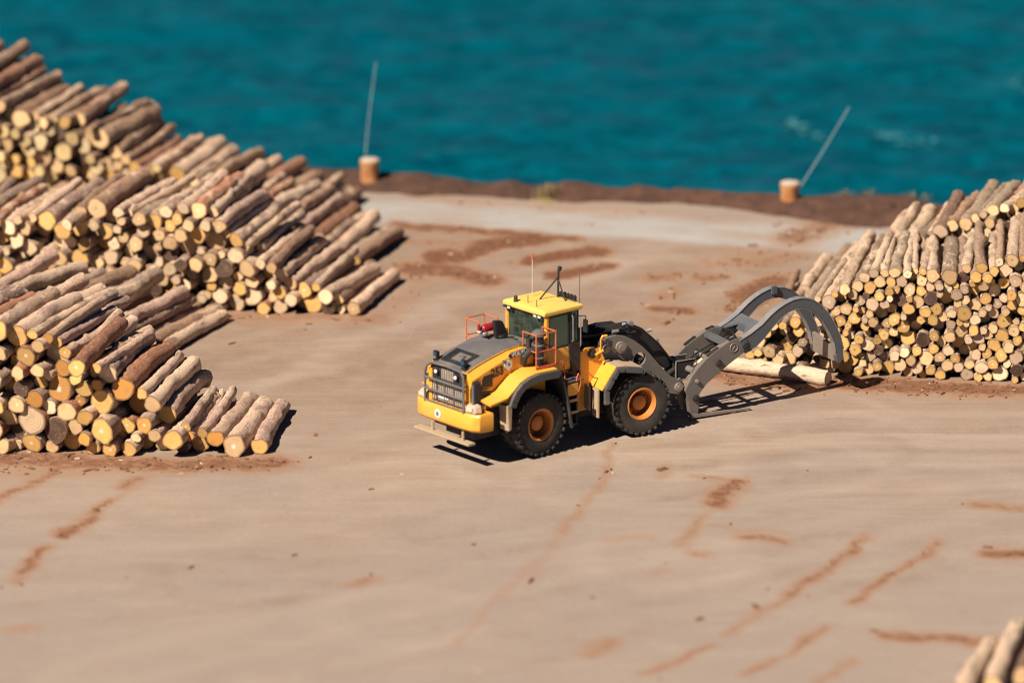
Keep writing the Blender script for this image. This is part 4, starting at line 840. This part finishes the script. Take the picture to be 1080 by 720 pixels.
for s, yc in ((-1, -.70), (1, .56)):
    sp_ = fp('side_plate', MB().prism(gl, yc-.09, yc+.09), 'boom', bevel=.012)
    for x, z, r_ in ((4.72, 1.55, .10), (5.60, 1.93, .10), (3.98, .62, .10), (4.02, 1.12, .06)):
        fp('pin', MB().lathe([(r_, 0), (r_, .05), (r_*.55, .055), (r_*.55, .08)], (x, yc-.09, z), (0, -1, 0), 18).lathe([(r_, 0), (r_, .05), (r_*.55, .055)], (x, yc+.09, z), (0, 1, 0), 18), 'dark' if r_ > .08 else 'worn', sp_, 0)
    sl_ = MB()
    for x0, x1 in ((4.40, 4.74), (5.10, 5.34)):
        z0, z1 = profile(gl[2:9], x0), profile(gl[2:9], x1); sl_.prism([(x0, z0-.02), (x1, z1-.02), (x1, z1+.035), (x0, z0+.035)], yc-.06, yc+.06)
    fp('slot', sl_, 'black', sp_, 0)
    ca_ = fp('clamp_arm', MB().prism(GA, yc-.10+s*.02, yc+.10+s*.02), 'arm', bevel=.015)
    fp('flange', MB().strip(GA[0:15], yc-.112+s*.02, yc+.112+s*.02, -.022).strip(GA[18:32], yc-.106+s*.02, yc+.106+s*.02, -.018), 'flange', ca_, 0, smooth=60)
    fp('wear_strip', MB().strip([(8.10, 2.77), (8.34, 2.51), (8.57, 2.14), (8.75, 1.76), (8.86, 1.40)], yc-.06, yc+.06, -.02), 'worn', ca_, 0)
    fp('wear_strip', MB().strip([(8.0, 2.44), (8.16, 2.25), (8.37, 1.95), (8.53, 1.60), (8.61, 1.2)], yc-.08, yc+.08, -.02), 'worn', ca_, 0)
    tn = fp('tine', MB().loft([[(x, yc*1.06-w_, z0), (x, yc*1.06+w_, z0), (x, yc*1.06+w_, z1), (x, yc*1.06-w_, z1)] for x, w_, z0, z1 in ((3.84, .065, .05, .17), (4.3, .06, .04, .135), (5.0, .055, .03, .10), (5.82, .04, .03, .06))]), 'worn', bevel=.008)
    fp('inner_leg', MB().prism([(3.52, 1.12), (3.70, 1.16), (3.82, .95), (3.80, .6), (3.84, .3), (3.74, .22), (3.62, .42), (3.58, .8), (3.48, .92)], yc-s*.30-.05, yc-s*.30+.05), 'boom', bevel=.012)
cb = fp('crossbeam', MB().box(4.98, 5.20, -.62, .48, 1.94, 2.10), 'arm', bevel=.02)
fp('crossbeam', MB().loft([[(5.92, y, 2.10), (6.22, y, 2.30), (6.22, y, 2.50), (5.92, y, 2.33)] for y in (-.62, .48)]), 'arm', bevel=.02)
for s, yc in ((1, -.60), (-1, .46)):
    fp('gusset', MB().loft([[(5.45, yc, 2.10), (5.95, yc, 2.34), (5.95, yc+s*.34, 2.34), (5.7, yc+s*.10, 2.22)], [(5.45, yc, 2.04), (5.95, yc, 2.28), (5.95, yc+s*.34, 2.28), (5.7, yc+s*.10, 2.16)]]), 'arm', bevel=.006)
fp('tip_plate', MB().loft([[(x, y, z) for x, z in q] for y, q in ((-.64, [(8.64, 1.0), (8.76, 1.0), (8.70, 1.46), (8.58, 1.46)]), (.5, [(8.64, 1.0), (8.76, 1.0), (8.70, 1.60), (8.58, 1.60)]))]), 'worn', bevel=.01)
fp('post', MB().box(7.2, 7.38, .40, .52, 2.9, 3.14), 'arm', bevel=.02)
fp('crosstube', MB().tube([(4.02, -.66, 1.36), (4.02, .52, 1.36)], .10, 14).tube([(4.7, -.62, 1.55), (4.7, .48, 1.55)], .07, 12).tube([(3.9, -.64, .62), (3.9, .5, .62)], .12, 14), 'boom', bevel=0)
b = MB().box(3.6, 4.2, -.30, -.24, 1.05, 1.62).box(3.6, 4.2, .14, .20, 1.05, 1.62)
fp('hanger_bracket', b, 'dark', bevel=.02)
for y in (-.30, .20): fp('hanger_edge', MB().tube([(3.62, y, 1.62), (4.25, y, 1.62), (4.3, y, 1.45), (3.95, y, 1.06), (3.62, y, 1.06), (3.62, y, 1.62)], .022, 6), 'worn', bevel=0)
fp('rotator', MB().lathe([(.16, -.2), (.2, -.1), (.2, .1), (.16, .2)], (3.9, -.05, 1.38), (0, 1, 0), 18).tube([(3.5, -.05, 1.2), (3.9, -.05, 1.38)], .1, 12), 'black', bevel=0)
for y in (-.34, .22): fp('clamp_cylinder', MB().tube([(4.1, y, 1.30), (5.0, y, 1.66)], .085, 12).tube([(4.95, y, 1.64), (5.62, y, 1.93)], .045, 10), 'black', bevel=0)
fp('grapple_hoses', MB().tube([(5.3, .2, 1.98), (5.45, .25, 2.2), (5.7, .15, 2.12), (5.8, .05, 1.9)], .035, 6).tube([(5.62, -.80, 2.16), (5.68, -.83, 2.02), (5.6, -.83, 1.86), (5.45, -.82, 1.78)], .016, 6).tube([(4.1, -.05, 1.5), (4.6, .0, 1.75), (5.2, .1, 1.9)], .03, 6), 'black', bevel=0)
rg = [(math.cos(j*.3142)*.12, math.sin(j*.3142)*.12) for j in range(21)]
em = fp('emblem_ring', MB().tube([(5.22+x, -.795, 1.93+z) for x, z in rg], .014, 6).tube([(5.16, -.795, 1.98), (5.22, -.795, 1.93), (5.18, -.795, 1.87)], .012, 6).tube([(5.26, -.795, 1.99), (5.22, -.795, 1.93), (5.29, -.795, 1.89)], .012, 6), 'worn', bevel=0)
